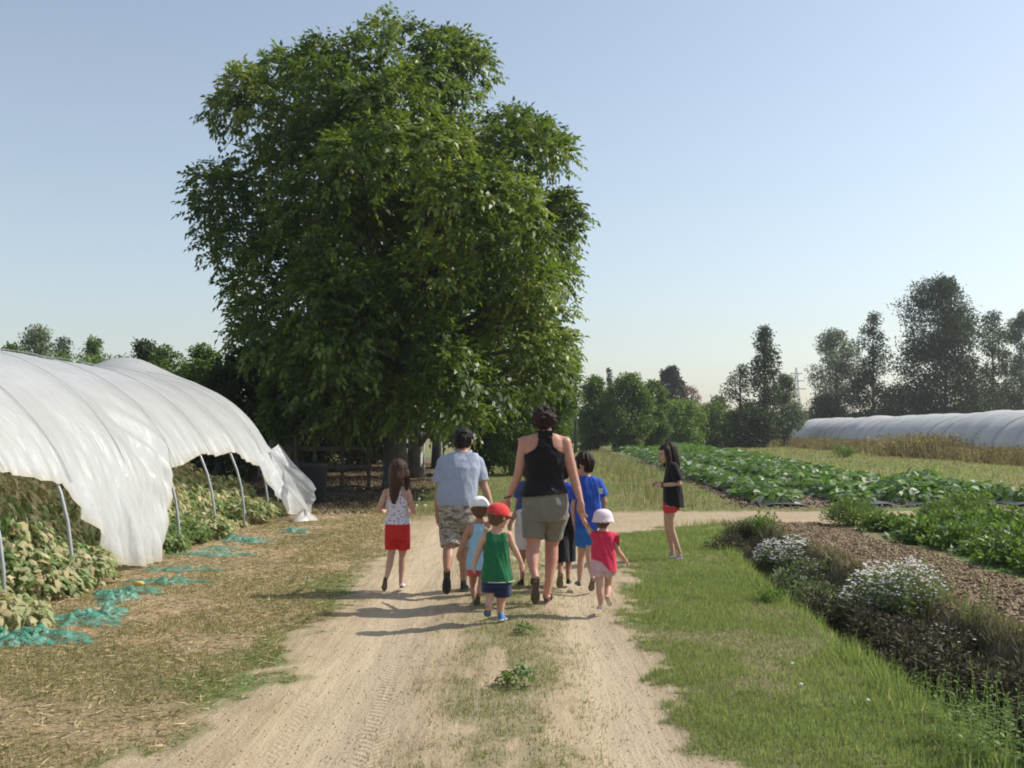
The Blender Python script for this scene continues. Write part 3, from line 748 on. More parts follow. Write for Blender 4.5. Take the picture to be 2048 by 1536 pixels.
scr = [bush_mesh('scrub_foliage', 1500, .34, .42, .055, 300 + j, tint=(.32, .25), stems=30, leafw=.35) for j in range(4)]
for q in scr: q.materials.append(m_scrub)
gry = [bush_mesh('bush_foliage', 1300, .36, .42, .05, 320 + j, tint=(.5, .25), stems=16, leafw=.35) for j in range(3)]
for q in gry: q.materials.append(m_grey)
wee = [bush_mesh('weed_foliage', 900, .34, .46, .06, 340 + j, tint=(.45, .25), stems=16, leafw=.4, up=.5) for j in range(4)]
for q in wee: q.materials.append(m_weed)
flw = [flower_mesh('blossoms', 400, .34, .47, .044, 360 + j) for j in range(2)] + [flower_mesh('blossoms', 46, .34, .43, .03, 365)]
for q in flw: q.materials.append(m_white)
orf = flower_mesh('blossoms', 12, .22, .22, .03, 371); orf.materials.append(m_orange)
def bank_plant(px, py, meshes, sc_, name, label, cat, group=None, fl=None, seed=0, zs=1.0, part='foliage'):
    """px, py: where its foot shows (or would show) on level ground"""
    rg = random.Random(seed); p = gp(px, py); z = float(hz(p.x, p.y)) - .02
    if part == 'foliage' and z < -.12:
        d = ray(px, py); q = (-.14 - EYE) / d.z; p = Vector((d.x * q, d.y * q, 0)); p.x = max(p.x, float(lip_r(p.y)) - .42); z = max(float(hz(p.x, p.y)) - .03, -.30)
    r = empty(name, (p.x, p.y, z), rg.uniform(0, 6.28)); r.scale = (sc_, sc_, sc_ * zs * (.82 if meshes is scr else 1))
    tag(r, label, cat, group)
    link(part, meshes[rg.randrange(len(meshes))], None, r)
    if fl is not None: link('blossoms', flw[fl] if not isinstance(fl, str) else orf, None, r)
    return r
# scrub along the far side of the ditch, near to far
sc_pts = [(2030, 1452, .95, 'filling the bottom right corner of the ditch'), (1975, 1392, 1.0, 'dead-looking, with grey twigs, at the near end of the ditch'), (2040, 1378, .95, 'at the right picture edge, on the tilled bed'),
          (1925, 1352, 1.0, 'below a few white flowers on the near ditch bank'), (1868, 1320, 1.0, 'overhanging the ditch left of the scattered white flowers'),
          (1815, 1290, 1.0, 'darkest one, right below the big white-flowered bush'), (1765, 1268, 1.05, 'round one on the ditch bank, half under the white-flowered bush'), (1722, 1238, .95, 'reddish-brown, left of the big white-flowered bush'),
          (1665, 1206, .85, 'thin and brown, between the two white-flowered clumps'), (1650, 1182, .8, 'small grey-brown, with an orange flower beside it'), (1452, 1098, .75, 'low and dark, at the head of the ditch'), (1478, 1082, .75, 'dark brown, at the far end of the ditch next to the crossing')]
for i, (px, py, s, tx) in enumerate(sc_pts):
    bank_plant(px, py, scr, s, 'scrub_bush', 'brown scrubby bush ' + tx, 'bush', 'brown scrub along the ditch', seed=i)
fb = [(1760, 1228, 1.0, 0, 'bush covered in white daisies on the ditch bank beside the tilled bed', gry), (1825, 1248, .85, 1, 'smaller bush with white daisies right of the biggest flowering one', gry),
      (1590, 1132, .85, 0, 'grey-green bush with white daisies, halfway down the ditch', gry), (1545, 1112, .75, 1, 'farthest white-flowering bush, next to the head of the ditch', gry),
      (1632, 1160, .85, 2, 'grey-green feathery bush with few white flowers above the ditch', gry), (1935, 1318, .8, 2, 'scrubby bush with scattered white flowers near the right edge', scr),
      (1905, 1300, .65, 2, 'low brown bush dotted with white flowers at the edge of the tilled bed', scr), (1610, 1190, .8, None, 'feathery grey-green bush leaning into the ditch', gry), (1575, 1160, .8, None, 'grey-green bush below the far white-flowered one', gry)]
for i, (px, py, s, fl, lab, ms) in enumerate(fb):
    bank_plant(px, py, ms, s, 'flowering_bush' if fl is not None else 'bush', lab, 'bush', seed=20 + i, fl=fl)
bank_plant(1545, 1205, wee, .42, 'orange_flower_plant', 'small plant with orange flowers on the lip of the ditch', 'plant', fl='o', seed=41)
bank_plant(1608, 1170, wee, .34, 'orange_flower_plant', 'single orange flower plant among grey bushes in the ditch', 'plant', fl='o', seed=42)
bank_plant(1528, 1085, wee, .75, 'weed_bush', 'dark green leafy bush at the head of the ditch', 'bush', seed=43)
bank_plant(1500, 1078, gry, .6, 'grey_leaf_plant', 'silvery large-leaved plant at the head of the ditch', 'plant', seed=44)
bank_plant(1468, 1062, wee, .5, 'weed_bush', 'low green bush between the grass verge and the crossing track', 'bush', seed=45)
# upright weeds rising from the near ditch
we_pts = [(1985, 1510, .8), (2035, 1530, .8), (1925, 1490, .65), (1890, 1440, .5), (1850, 1400, .45), (1795, 1370, .4), (1960, 1455, .6), (2000, 1475, .6), (1735, 1325, .35), (1700, 1290, .35), (1640, 1250, .3), (1950, 1535, .5)]
stalk = []
for j in range(3):
    r = np.random.default_rng(500 + j); Vs = []; T = []; n0 = 14
    for k in range(n0):
        a = r.uniform(0, 6.28); rr = r.uniform(0, .3); b0 = np.array([math.cos(a) * rr, math.sin(a) * rr, 0]); H = r.uniform(.3, .75)
        top = b0 + np.array([r.normal(0, .08), r.normal(0, .08), H]); w = np.array([.004, 0, 0])
        Vs.append([b0 - w, b0 + w, top + w * .3, top - w * .3]); T += [r.uniform(.3, 1)] * 4
        for q in range(16):
            f = r.uniform(.15, 1); p0 = b0 + (top - b0) * f; d = np.array([r.normal(), r.normal(), .5]); d /= np.linalg.norm(d); s = np.cross(d, [0, 0, 1.0]); s /= np.linalg.norm(s); L = r.uniform(.03, .09) * (1.15 - f * .6)
            Vs.append([p0, p0 + d * L * .5 + s * L * .2, p0 + d * L - [0, 0, L * .2], p0 + d * L * .5 - s * L * .2]); T += [np.clip(r.normal(.5, .2), 0, 1)] * 4
    Vv = np.array(Vs).reshape(-1, 3); mq = mesh_np('stalks', Vv, np.arange(len(Vv)).reshape(-1, 4), {'tint': T}); mq.materials.append(m_weed); stalk.append(mq)
for i, (px, py, s) in enumerate(we_pts):
    o = bank_plant(px, py, stalk, s * .85, 'weed', 'thin upright green weed on the grassy lip of the ditch' if i > 2 else ['tall leafy weed in the bottom right corner', 'tallest leafy weed at the right picture edge, bottom', 'broad leafy weed left of the bottom right corner'][i], 'weed', 'weeds on the lip of the ditch', seed=60 + i, part='stalks')
for px, py, s, lab in [(1838, 1226, .8, 'lone pale weed growing out of the tilled bed above the daisies'), (1875, 1190, .8, 'tall thin weed in the middle of the tilled bed'), (1957, 1265, .5, 'small light green weed on the tilled bed at the right'),
                       (1780, 1150, .4, 'short weed on the tilled bed beside the leafy bed')]:
    bank_plant(px, py, stalk, s, 'weed', lab, 'weed', seed=int(px), part='stalks')
# small rosettes growing in the track
def rosette(px, py, s, lab, seed):
    p = gp(px, py); me = plant_mesh('tuft', 110, .13, .16, .05, .3, .8, lambda h, r: min(.8, max(0, r.gauss(.35, .15))), seed, False, .2); me.materials.append(m_weed)
    o = link('weed_tuft', me, None, None, (p.x, p.y, float(hz(p.x, p.y)))); o.scale = (s * .7, s * .7, s * 1.2); tag(o, lab, 'weed')
rosette(1038, 1372, .85, 'dark green weed tuft on the strip between the wheel tracks', 801)
rosette(1046, 1268, .6, 'small green tuft on the middle strip behind the boy in green', 802)
rosette(1005, 1368, .4, 'tiny low tuft touching the left of the dark weed tuft', 803)
# white pebbles / papers in the verge
for i, (px, py) in enumerate([(1584, 1332), (1736, 1418), (1602, 1378)]):
    p = gp(px, py); mb = MB(); mb.tube([(-.010, 0, .0), (0, .002, .004), (.011, 0, .002)], [.004, .009, .004], 7)
    tag(mb.build('white_flower_head', m_white, None, (p.x, p.y, float(hz(p.x, p.y)) + .03), smooth=True), ['single white flower in the green verge, the farthest of three', 'single white flower low in the verge, nearest to the ditch weeds', 'pale small flower in the verge between two whiter ones'][i], 'flower')
rg = random.Random(77)
# white blossoms in the grass behind the girl with red shorts
for i, (px, py) in enumerate([(838, 1003), (833, 1018), (850, 1018), (828, 1026), (846, 985)]):
    p = gp(px, py + 12); mb = MB(); mb.tube([(-.02, 0, .16), (0, 0, .175), (.02, 0, .16)], [.008, .02, .008], 7); mb.tube([(0, 0, 0), (0, 0, .16)], .0015, 4)
    tag(mb.build('umbel_flower', m_white, None, (p.x, p.y, 0), smooth=True), 'pale umbel flower in the grass between the long-haired girl and the man', 'flower', 'pale umbels in the grass')

# leafy bed on the right, behind the tilled soil
bedm = [bush_mesh('bed_foliage', 1700, .45, .42, .085, 600 + j, tint=(.4, .28), stems=6, leafw=.5, up=.4) for j in range(5)]
for q in bedm: q.materials.append(m_bed)
rg = random.Random(3); k = 0
for ci, xo in enumerate([5.6, 6.35, 7.15, 8.0, 8.9]):
    y = 7.4 + rg.random() * .4 + max(0, (ci - 1) * .9)
    while y < 15.4:
        o = link('leafy_plant', bedm[rg.randrange(5)]); o.location = (xo + rg.uniform(-.12, .12), y, -.02); o.rotation_euler = (0, 0, rg.uniform(0, 6.28)); s = rg.uniform(.85, 1.1); o.scale = (s, s, s * rg.uniform(.6, .85))
        tag(o, ['bushy green plant at the edge of the bed, next to the tilled soil', 'bushy green plant in the second line of the leafy bed', 'bushy green plant in the middle of the leafy bed at the right', 'bushy green plant far inside the leafy bed at the right', 'bushy green plant in the outermost line of the leafy bed at the right'][ci], 'plant', 'plants of the leafy bed, line ' + ['one', 'two', 'three', 'four', 'five'][ci])
        o['label'] = o['label'] + (', near end' if y < 10.2 else ', middle' if y < 13 else ', far end')
        y += rg.uniform(.62, .78)
tall = bush_mesh('foliage', 2600, .5, .9, .075, 640, tint=(.5, .25), stems=16, leafw=.4, up=.9); tall.materials.append(m_weed)
for px, py, s, lab in [(1708, 1052, .85, 'tall weedy bush where the leafy bed begins, beside the crossing track'), (1935, 1040, .9, 'tall light green bush on the leafy bed by the crossing track'), (1880, 1045, .7, 'rounded green bush left of the tall light green one')]:
    p = gp(px, py); o = empty('weedy_bush', (p.x, p.y, 0)); o.scale = (s, s, s * .62); tag(o, lab, 'bush'); link('foliage', tall, None, o); link('stalks', stalk[0], None, o).scale = (1.3, 1.3, 1.6)

# ------------------------------------------------------------------ low white tunnel far right
FA, FB = Vector((23.2, 40, 0)), Vector((27.6, 101, 0))
ft = empty('low_tunnel', ((FA.x + FB.x) / 2 + 3.3, 70, 0)); tag(ft, 'long grey-white ribbed tunnel behind the dry weeds on the right', 'tunnel')
fo = ft.location; HW2, HT2 = 3.35, 2.42
NYt = 244; vs = []; 
for i in range(NYt):
    u = i / (NYt - 1); y = FA.y + (FB.y - FA.y) * u; cx = FA.x + (FB.x - FA.x) * u + HW2
    ph = (y - 40) / 2.55; rib = abs(math.sin(math.pi * ph)) ** .6; bay = int(ph); bh = random.Random(bay).uniform(-.06, .12)
    for k in range(41):
        th = math.pi * k / 40; g = .24 * rib - .12 + bh * math.sin(th) + .05 * (float(vn(y * 1.3, th * 3, .8, 4)) - .5)
        vs.append((cx + (HW2 + g) * math.cos(th) * (1 if math.cos(th) > 0 else 1) - fo.x, y - fo.y + .25 * math.sin(th * 2), (HT2 + g) * math.sin(th) ** .85))
ii = [a * 41 + b for a in range(NYt - 1) for b in range(40)]
link('cover', mesh_np('cover', vs, [(a, a + 41, a + 42, a + 1) for a in ii], None, True), plastic('grey_film', (.64, .63, .61), False, .03, .25, .65, (.42, .42, .42)), ft)
mbh = MB(); mbh.tube([((HW2 + .02) * math.cos(math.pi * k / 20), 0, (HT2 + .02) * max(0, math.sin(math.pi * k / 20)) ** .85) for k in range(21)], .013, 5)
hm = None
for j in range(24):
    y = 40 + 2.55 * j + .05; u = (y - FA.y) / (FB.y - FA.y); cx = FA.x + (FB.x - FA.x) * u + HW2
    if hm is None: o = mbh.build('hoop', m_pipe, ft, smooth=True); hm = o.data
    else: o = link('hoop', hm, None, ft)
    o.location = (cx - fo.x, y - fo.y, 0)
# dry weeds in front of it
m_dry = leafmat('dry_weed', [(0, (.14, .13, .045)), (.3, (.30, .22, .10)), (.55, (.42, .33, .16)), (.75, (.20, .23, .075)), (1, (.40, .32, .18))], .2, .8, .15, (.3, .24, .1))
dw = []
for j in range(4):
    r = np.random.default_rng(700 + j); n = 420
    b0 = np.stack([r.normal(0, .55, n), r.normal(0, .55, n), np.zeros(n)], 1); H = r.uniform(.15, .5, n) * (1.0 + .3 * j)
    tip = b0 + np.stack([r.normal(0, .16, n), r.normal(0, .16, n), H], 1); V1, F1 = tri_blades(b0, tip, np.full(n, .045))
    q = 700; k_ = r.integers(0, n, q); f = r.uniform(.4, 1, (q, 1)); pp = b0[k_] + (tip - b0)[k_] * f; L = r.uniform(.06, .16, q)
    V2, F2 = leaves_np(pp, unit(r.normal(size=(q, 3)) + [0, 0, .5]), r.normal(size=(q, 3)), L, L * .4)
    F1q = np.concatenate([F1, F1[:, :1]], 1)  # keep blades as thin quads
    V1q = np.stack([V1[F1[:, 0]], V1[F1[:, 1]], V1[F1[:, 2]] + [.004, 0, 0], V1[F1[:, 2]] - [.004, 0, 0]], 1).reshape(-1, 3)
    VV = np.concatenate([V1q, V2]); T = np.concatenate([np.repeat(r.random(n), 4), np.repeat(np.clip(r.normal(.5, .25, q), 0, 1), 4)])
    mq = mesh_np('dry_weed_stalks', VV, np.arange(len(VV)).reshape(-1, 4), {'tint': T}); mq.materials.append(m_dry); dw.append(mq)
rg = random.Random(12)
for j in range(74):
    u = (j + rg.random()) / 74; y = 41 * (99 / 41) ** u; x = FA.x + (FB.x - FA.x) * (y - 40) / 61 - .5 - rg.random() * 1.1
    o = link('dry_weed', dw[rg.randrange(4)]); s = rg.uniform(.6, 1.1) * (1.6 if 52 < y < 60 and rg.random() < .6 else 1); o.location = (x, y, 0); o.scale = (s * 1.1, s * 1.1, s); o.rotation_euler = (0, 0, rg.uniform(0, 6.28))
    tag(o, 'straw-coloured dry weeds at the foot of the grey-white tunnel, ' + ('right picture edge' if y < 50 else 'right of the tall green-topped clumps' if y < 56 else 'middle stretch' if y < 72 else 'far left stretch'), 'weed', 'dry weeds before the far tunnel')
p = gp(1688, 915); o = link('green_weed', wee[0]); o.location = (p.x, p.y, 0); o.scale = (1.9, 1.9, 1.6); tag(o, 'lone green weed at the edge of the squash field, before the grass strip', 'weed')
# ------------------------------------------------------------------ trees
m_bark = simple('walnut_bark', (.16, .145, .13), (.07, .062, .055), 6, .95, 1.0, 14)
m_bark_pale = simple('pale_bark', (.62, .61, .56), (.42, .41, .38), 9, .95, .8, 16)
m_bark2 = simple('grey_bark', (.14, .12, .10), (.06, .05, .045), 5, .95, .8, 10)

def crown_np(centers, radii, n_each, leaf, r, spray=1, droop=.3, lw=.42, shell=.55, topbias=.0, tbase=.42, tvar=.14, hang=.0):
    """leaves on the shells of many lobes. spray > 1: pinnate leaf of `spray` leaflets"""
    Vs, Fs, Ts = [], [], []; off = 0
    for c, R_, k in zip(centers, radii, n_each):
        k = int(k)
        if k < 1: continue
        d = unit(r.normal(size=(k, 3))); d[:, 2] += topbias; d = unit(d)
        bump = 1 + .22 * np.sin(d[:, 0] * 5 + c[0]) * np.cos(d[:, 2] * 4 + c[2]) + .12 * np.sin(d[:, 1] * 9 + c[1] * 3)
        q = (shell + (1 - shell) * r.random(k) ** .5) * bump
        q = q * (1 + (.32 if spray == 1 else .12) * r.random(k) ** 5)
        pos = np.array(c) + d * (q * R_)[:, None] * np.array([1, 1, .92]); pos[:, 2] -= hang * R_ * (1 - d[:, 2]) * r.random(k)
        lt = np.clip(tbase + r.normal(0, tvar) * (1.15 if spray > 1 else .8) + r.normal(0, tvar, k), 0, 1)
        if spray == 1:
            ax = unit(d * .7 + r.normal(size=(k, 3)) * .6 + [0, 0, -droop]); nr = unit(d * .5 + r.normal(size=(k, 3)) * .6 + [0, 0, .7])
            L = leaf * r.uniform(.6, 1.3, k); V, F = leaves_np(pos, ax, nr, L, L * lw)
            Vs.append(V); Fs.append(F + off); off += len(V); Ts.append(np.repeat(lt, 4))
        else:
            rax = unit(d * .75 + r.normal(size=(k, 3)) * .45 + [0, 0, -droop]); nr = unit(d * .3 + r.normal(size=(k, 3)) * .35 + [0, 0, 1.0])
            RL = leaf * 2.2 * r.uniform(.7, 1.2, k); side = unit(np.cross(rax, nr)); dn = np.array([0, 0, -1.0])
            for j in range(spray):
                f = 1.0 if j == 0 else .35 + .5 * ((j - 1) // 2) / max(1, (spray - 2) / 2)
                sg = 0 if j == 0 else (1 if j % 2 else -1)
                p0 = pos + rax * (RL * f)[:, None] + dn * (RL * .28 * f * f)[:, None]
                ax = unit(rax * (.55 if sg else 1) + side * sg * .85 + dn * .42 + r.normal(size=(k, 3)) * .15)
                L = leaf * (1.15 if j == 0 else 1) * r.uniform(.75, 1.15, k)
                V, F = leaves_np(p0, ax, unit(nr + r.normal(size=(k, 3)) * .3), L, L * lw, .08, .16)
                Vs.append(V); Fs.append(F + off); off += len(V); Ts.append(np.repeat(np.clip(lt + r.normal(0, .05, k), 0, 1), 4))
    return np.concatenate(Vs), np.concatenate(Fs), np.concatenate(Ts)

def limb(mb, a, b, ra, rb, sag=.1, seg=7, r=random):
    a = Vector(a); b = Vector(b); pts = []; n = 7; side = Vector((r.uniform(-1, 1), r.uniform(-1, 1), 0)) * (b - a).length * .07
    for i in range(n):
        f = i / (n - 1); pts.append(a.lerp(b, f) + Vector((0, 0, 1)) * math.sin(math.pi * f) * (b - a).length * sag + side * math.sin(f * 5))
    mb.tube(pts, [ra + (rb - ra) * (i / (n - 1)) for i in range(n)], seg)
    return pts

def inside(poly, x, y):
    c = False; n = len(poly); j = n - 1
    for i in range(n):
        xi, yi = poly[i]; xj, yj = poly[j]
        if (yi > y) != (yj > y) and x < (xj - xi) * (y - yi) / (yj - yi) + xi: c = not c
        j = i
    return c
def edge_dist(poly, x, y):
    d = 1e9; n = len(poly)
    for i in range(n):
        x1, y1 = poly[i]; x2, y2 = poly[(i + 1) % n]; L = (x2 - x1) ** 2 + (y2 - y1) ** 2
        t = max(0, min(1, ((x - x1) * (x2 - x1) + (y - y1) * (y2 - y1)) / L)); d = min(d, math.hypot(x - x1 - t * (x2 - x1), y - y1 - t * (y2 - y1)))
    return d

# --- the big walnut
YW = 25.0
m_walnut = leafmat('walnut_leaf', [(0, (.018, .038, .008)), (.35, (.042, .080, .015)), (.6, (.10, .155, .024)), (.85, (.18, .235, .045)), (1, (.27, .30, .08))], .28, .45, .4, (.28, .40, .03))
wt = empty('walnut_tree', (-2.9, YW, 0)); tag(wt, 'huge broad walnut tree with dense dark crown left of the track, nearest of its row', 'tree', 'row of walnut trees left of the track')
poly = [(790, 22), (735, 40), (690, 70), (640, 68), (600, 85), (535, 95), (490, 122), (440, 155), (410, 215), (408, 250), (455, 272), (492, 292), (450, 315), (400, 322), (372, 350), (366, 400), (368, 435), (390, 470), (384, 515), (425, 545),
        (445, 600), (450, 660), (470, 720), (520, 760), (570, 790), (600, 850), (650, 880), (750, 885), (830, 860), (900, 872), (960, 870), (1010, 830), (1100, 800), (1150, 760), (1162, 700), (1140, 650), (1140, 610), (1158, 570), (1160, 520), (1168, 470), (1176, 432), (1160, 395), (1130, 378),
        (1088, 372), (1125, 345), (1155, 330), (1142, 275), (1110, 232), (1060, 212), (1005, 208), (965, 215), (960, 190), (990, 170), (1000, 135), (975, 90), (930, 55), (860, 50)]
rg = random.Random(21); s = YW / FPX; lobes = []
# rim lobes, following the outline
per = []; 
for i in range(len(poly)):
    x1, y1 = poly[i]; x2, y2 = poly[(i + 1) % len(poly)]; L = math.hypot(x2 - x1, y2 - y1); k = 0
    while k < L: per.append((x1 + (x2 - x1) * k / L, y1 + (y2 - y1) * k / L)); k += 10
i = 0
while i < len(per):
    x, y = per[i]; r_ = rg.uniform(34, 62)
    best = None
    for a in range(24):
        an = a / 24 * 6.283; qx, qy = x + math.cos(an) * r_, y + math.sin(an) * r_
        if inside(poly, qx, qy):
            dd = edge_dist(poly, qx, qy)
            if best is None or dd > best[0]: best = (dd, qx, qy)
    if best:
        rr = min(r_, best[0] + 4)
        if rr > 20: lobes.append((best[1], best[2], rr, rg.uniform(-1.3, 1.3)))
    i += int(rg.uniform(4.5, 7))
tries = 0; inner = []
while len(inner) < 104 and tries < 9000:
    tries += 1; x, y = rg.uniform(370, 1170), rg.uniform(30, 880)
    if not inside(poly, x, y): continue
    d = edge_dist(poly, x, y)
    if d < 60: continue
    r_ = rg.uniform(40, 84); r_ = min(r_, d * .9)
    T = min(4.2, 1.2 + d * s * 1.15) * (1 if rg.random() < .8 else .2)
    dy = (-T if rg.random() < .68 else T) * rg.uniform(.55, 1.0)
    if any(math.hypot(x - a, y - b) < (r_ + c) * .55 and abs(dy - e) < 1.3 for a, b, c, e in inner): continue
    inner.append((x, y, r_, dy))
# the lit boughs that hang forward
front = [(650, 530, 55, -4.9), (700, 560, 48, -5.0), (640, 600, 58, -4.9), (700, 640, 60, -5.1), (665, 690, 58, -5.0), (730, 610, 40, -5.0), (735, 690, 40, -5.0), (690, 745, 45, -5.0),
         (870, 680, 45, -4.6), (905, 730, 46, -4.7), (900, 790, 48, -4.8), (930, 830, 42, -4.8), (860, 740, 38, -4.6), (800, 800, 50, -3.6), (985, 800, 45, -3.8), (760, 820, 45, -3.0), (1040, 770, 45, -2.6), (560, 700, 60, -3.5), (610, 760, 50, -3.0), (520, 640, 60, -3.0), (830, 820, 40, -4.0), (700, 830, 45, -2.5), (640, 820, 45, -2.0), (900, 400, 62, -5.0), (960, 380, 60, -4.9), (1010, 420, 62, -4.3), (1040, 480, 60, -3.9), (960, 470, 55, -4.7),
         (1060, 560, 58, -3.2), (1100, 640, 50, -2.4), (1080, 700, 52, -2.6), (780, 290, 60, -4.8), (700, 330, 58, -4.8), (880, 310, 58, -4.8)]
lobes += inner + front
C_ = []; R_ = []; Nn = []
for x, y, r_, dy in lobes:
    p = at(x, y, YW + dy); R = r_ * (YW + dy) / FPX; C_.append(p - Vector((-2.9, YW, 0))); R *= (.74 if edge_dist(poly, x, y) < r_ * 1.25 else .9); R_.append(R)
    dens = 330 if x > 560 or y < 250 else 235
    Nn.append(dens * R * R * (1.25 if dy < -4 else 1))
V, F, T = crown_np([tuple(c) for c in C_], R_, Nn, .155, RNG, spray=7, droop=.25, lw=.5, shell=.74, topbias=.62, tbase=.47, tvar=.17, hang=.2)
link('crown', mesh_np('crown', V, F, {'tint': T}), m_walnut, wt)
mb = MB(); mb.tube([(0, 0, -.1), (.02, 0, .3), (-.03, 0, 1.2), (.05, .0, 2.2), (-.05, 0, 3.4), (.0, .1, 5.0), (.2, 0, 6.6), (.5, 0, 8.2), (.7, 0, 9.6)], [.42, .33, .29, .28, .26, .22, .17, .11, .05], 14)
mb.build('trunk', m_bark, wt, smooth=True)
br = MB(); fork = [Vector((-.03, 0, 1.9)), Vector((.03, 0, 2.6)), Vector((-.05, 0, 3.4)), Vector((0, .1, 5.0)), Vector((.2, 0, 6.6)), Vector((.5, 0, 8.0))]
for c, r_ in zip(C_, R_):
    if rg.random() < .62:
        fk = min(fork, key=lambda f: (f - c).length + max(0, f.z - c.z + .5) * 1.3); limb(br, fk, c, .05 + .016 * (c - fk).length, .012, .05, 6, rg)
br.build('branches', m_bark, wt, smooth=True)


# generic tree -------------------------------------------------------------
def tree(name, px, pytop, Y, width_px, label, mat, group=None, cat='tree', base_px=None, leaf=.14, n=9000, shape='round', seed=0, trunk_r=.16, bark=None, clear=.15, tbase=.42, nl=26, lobe=.22, px_shift=0, depth=.85, sh=.35, zlow=None, tvar=.14, spray=1, droop=.2):
    """crown from lobes filling an envelope; pytop: where its top shows"""
    rg = random.Random(seed); r = np.random.default_rng(seed + 900)
    base = at(base_px or px, 860, Y); base.z = 0; top = at(px, pytop, Y); H = top.z; hw = width_px * Y / FPX / 2; dx = top.x - base.x
    t_ = empty(name, base); tag(t_, label, cat, group)
    cs = []; rs = []
    z0 = H * clear if zlow is None else zlow
    for i in range(nl):
        f = ((i + rg.random()) / nl); z = z0 + (H - z0) * f
        prof = {'round': math.sqrt(max(.02, 1 - (2 * f - .9) ** 2 * .85)), 'cone': (1 - f) ** .8 * .95 + .08, 'column': (math.sin(math.pi * (.12 + .8 * f)) ** .6), 'flat': (1 - f ** 3) ** .5 + .05,
                'egg': math.sin(math.pi * (.18 + .78 * f)) ** .8}[shape]
        a = rg.uniform(0, 6.283); q = math.sqrt(rg.random()) * .92
        R = hw * lobe * rg.uniform(.7, 1.35) * (.6 + .4 * prof)
        rad = max(0, hw * prof - R * .35)
        cs.append((dx * f + math.cos(a) * rad * q, math.sin(a) * rad * q * depth, min(z, H - R * .9))); rs.append(R)
    rs = np.array(rs); nn = n * rs ** 2 / np.sum(rs ** 2)
    V, F, T = crown_np(cs, rs, nn, leaf, r, spray=spray, droop=droop, lw=.5, shell=sh, tbase=tbase, tvar=tvar)
    link('crown', mesh_np('crown', V, F, {'tint': T}), mat, t_)
    mb = MB(); mb.tube([(0, 0, -.1), (0, 0, H * .1), (dx * .4 + .05, 0, H * .4), (dx * .75, 0, H * .7), (dx, 0, H * .93)], [trunk_r * 1.25, trunk_r, trunk_r * .75, trunk_r * .4, .02], 8); mb.build('trunk', bark or m_bark2, t_, smooth=True)
    b_ = MB()
    for c in cs:
        if rg.random() < .8:
            z = max(H * .08, c[2] - (abs(c[0] - dx * c[2] / H) + abs(c[1])) * .75 - .3); limb(b_, (dx * z / H, 0, z), c, trunk_r * .28, .012, .04, 5, rg)
    b_.build('branches', bark or m_bark2, t_, smooth=True)
    return t_

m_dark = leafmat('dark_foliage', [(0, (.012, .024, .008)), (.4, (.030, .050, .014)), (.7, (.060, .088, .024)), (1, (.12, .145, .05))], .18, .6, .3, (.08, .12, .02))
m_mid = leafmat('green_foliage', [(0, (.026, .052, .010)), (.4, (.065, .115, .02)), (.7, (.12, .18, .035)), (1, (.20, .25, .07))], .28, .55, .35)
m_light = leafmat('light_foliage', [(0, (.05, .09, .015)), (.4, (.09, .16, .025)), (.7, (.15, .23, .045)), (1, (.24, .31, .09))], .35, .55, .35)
m_willow = leafmat('willow_foliage', [(0, (.07, .09, .06)), (.4, (.13, .165, .10)), (.7, (.20, .235, .15)), (1, (.30, .33, .22))], .3, .55, .35, (.2, .26, .1))
m_red = leafmat('reddish_foliage', [(0, (.12, .06, .05)), (.5, (.24, .13, .10)), (1, (.34, .22, .16))], .25, .6, .3, (.3, .12, .06))

# second and third walnut of the row, seen below and behind the first crown
for i, (px, pyt, Y, w, lab) in enumerate([(835, 330, 31.5, 560, 'second walnut tree of the row, its sunlit trunk right of the dark one'), (890, 480, 39, 430, 'third walnut tree of the row, behind the man, with a pale stake at its trunk')]):
    o = tree('walnut_tree', px + 0, pyt, Y, w, lab, m_walnut, 'row of walnut trees left of the track', leaf=.22, n=15000, seed=30 + i, base_px=[832, 876][i], trunk_r=[.26, .24][i], bark=m_bark, nl=44, lobe=.24, clear=.2, tbase=.36)
# sunlight on the second trunk, painted as a pale sheet on its right side
o = bpy.data.objects.get('walnut_tree.001')
mb = MB(); pts = []
for k in range(9):
    z = .02 + k * .21; 
    for j in range(7):
        a = math.radians(-52 + j * 17); rr = .262 + .05 * max(0, (.6 - z)); mb.v.append((math.cos(a) * rr + .012 * z, math.sin(a) * rr, z))
for k in range(8):
    for j in range(6): a = k * 7 + j; mb.f.append((a, a + 1, a + 8, a + 7))
mb.build('sunlit_side', m_bark_pale, o, smooth=True)
p = gp(882, 940); mb = MB(); mb.tube([(0, 0, -.1), (.0, 0, .8), (-.05, 0, 1.5)], [.05, .05, .045], 8)
tag(mb.build('pale_stake', m_bark_pale, None, (p.x, p.y, 0), smooth=True), 'slim pale wooden stake beside the third walnut trunk', 'stake')
# hanging foliage / shrubs at the right foot of the row
tree('hedge_tree', 1105, 640, 34, 130, 'small-leaved tree with fine drooping twigs behind the right side of the big crown', m_mid, leaf=.13, n=15000, seed=41, shape='egg', nl=40, lobe=.3, zlow=.9, tbase=.34)
tree('hedge_bush', 1030, 790, 33, 120, 'bushy hedge plant under the walnut row, left of the woman', m_mid, cat='bush', leaf=.12, n=9000, seed=42, shape='round', nl=30, lobe=.34, zlow=.15, tbase=.5)
tree('hedge_bush', 965, 830, 34, 110, 'dark bush in the shade right behind the man', m_dark, cat='bush', leaf=.12, n=7000, seed=43, shape='round', nl=24, lobe=.34, zlow=.1, tbase=.3)
tree('hedge_bush', 1078, 770, 46, 100, 'leafy bush by the grass track behind the head of the woman', m_mid, cat='bush', leaf=.14, n=8000, seed=44, nl=26, lobe=.34, zlow=.1, tbase=.45)
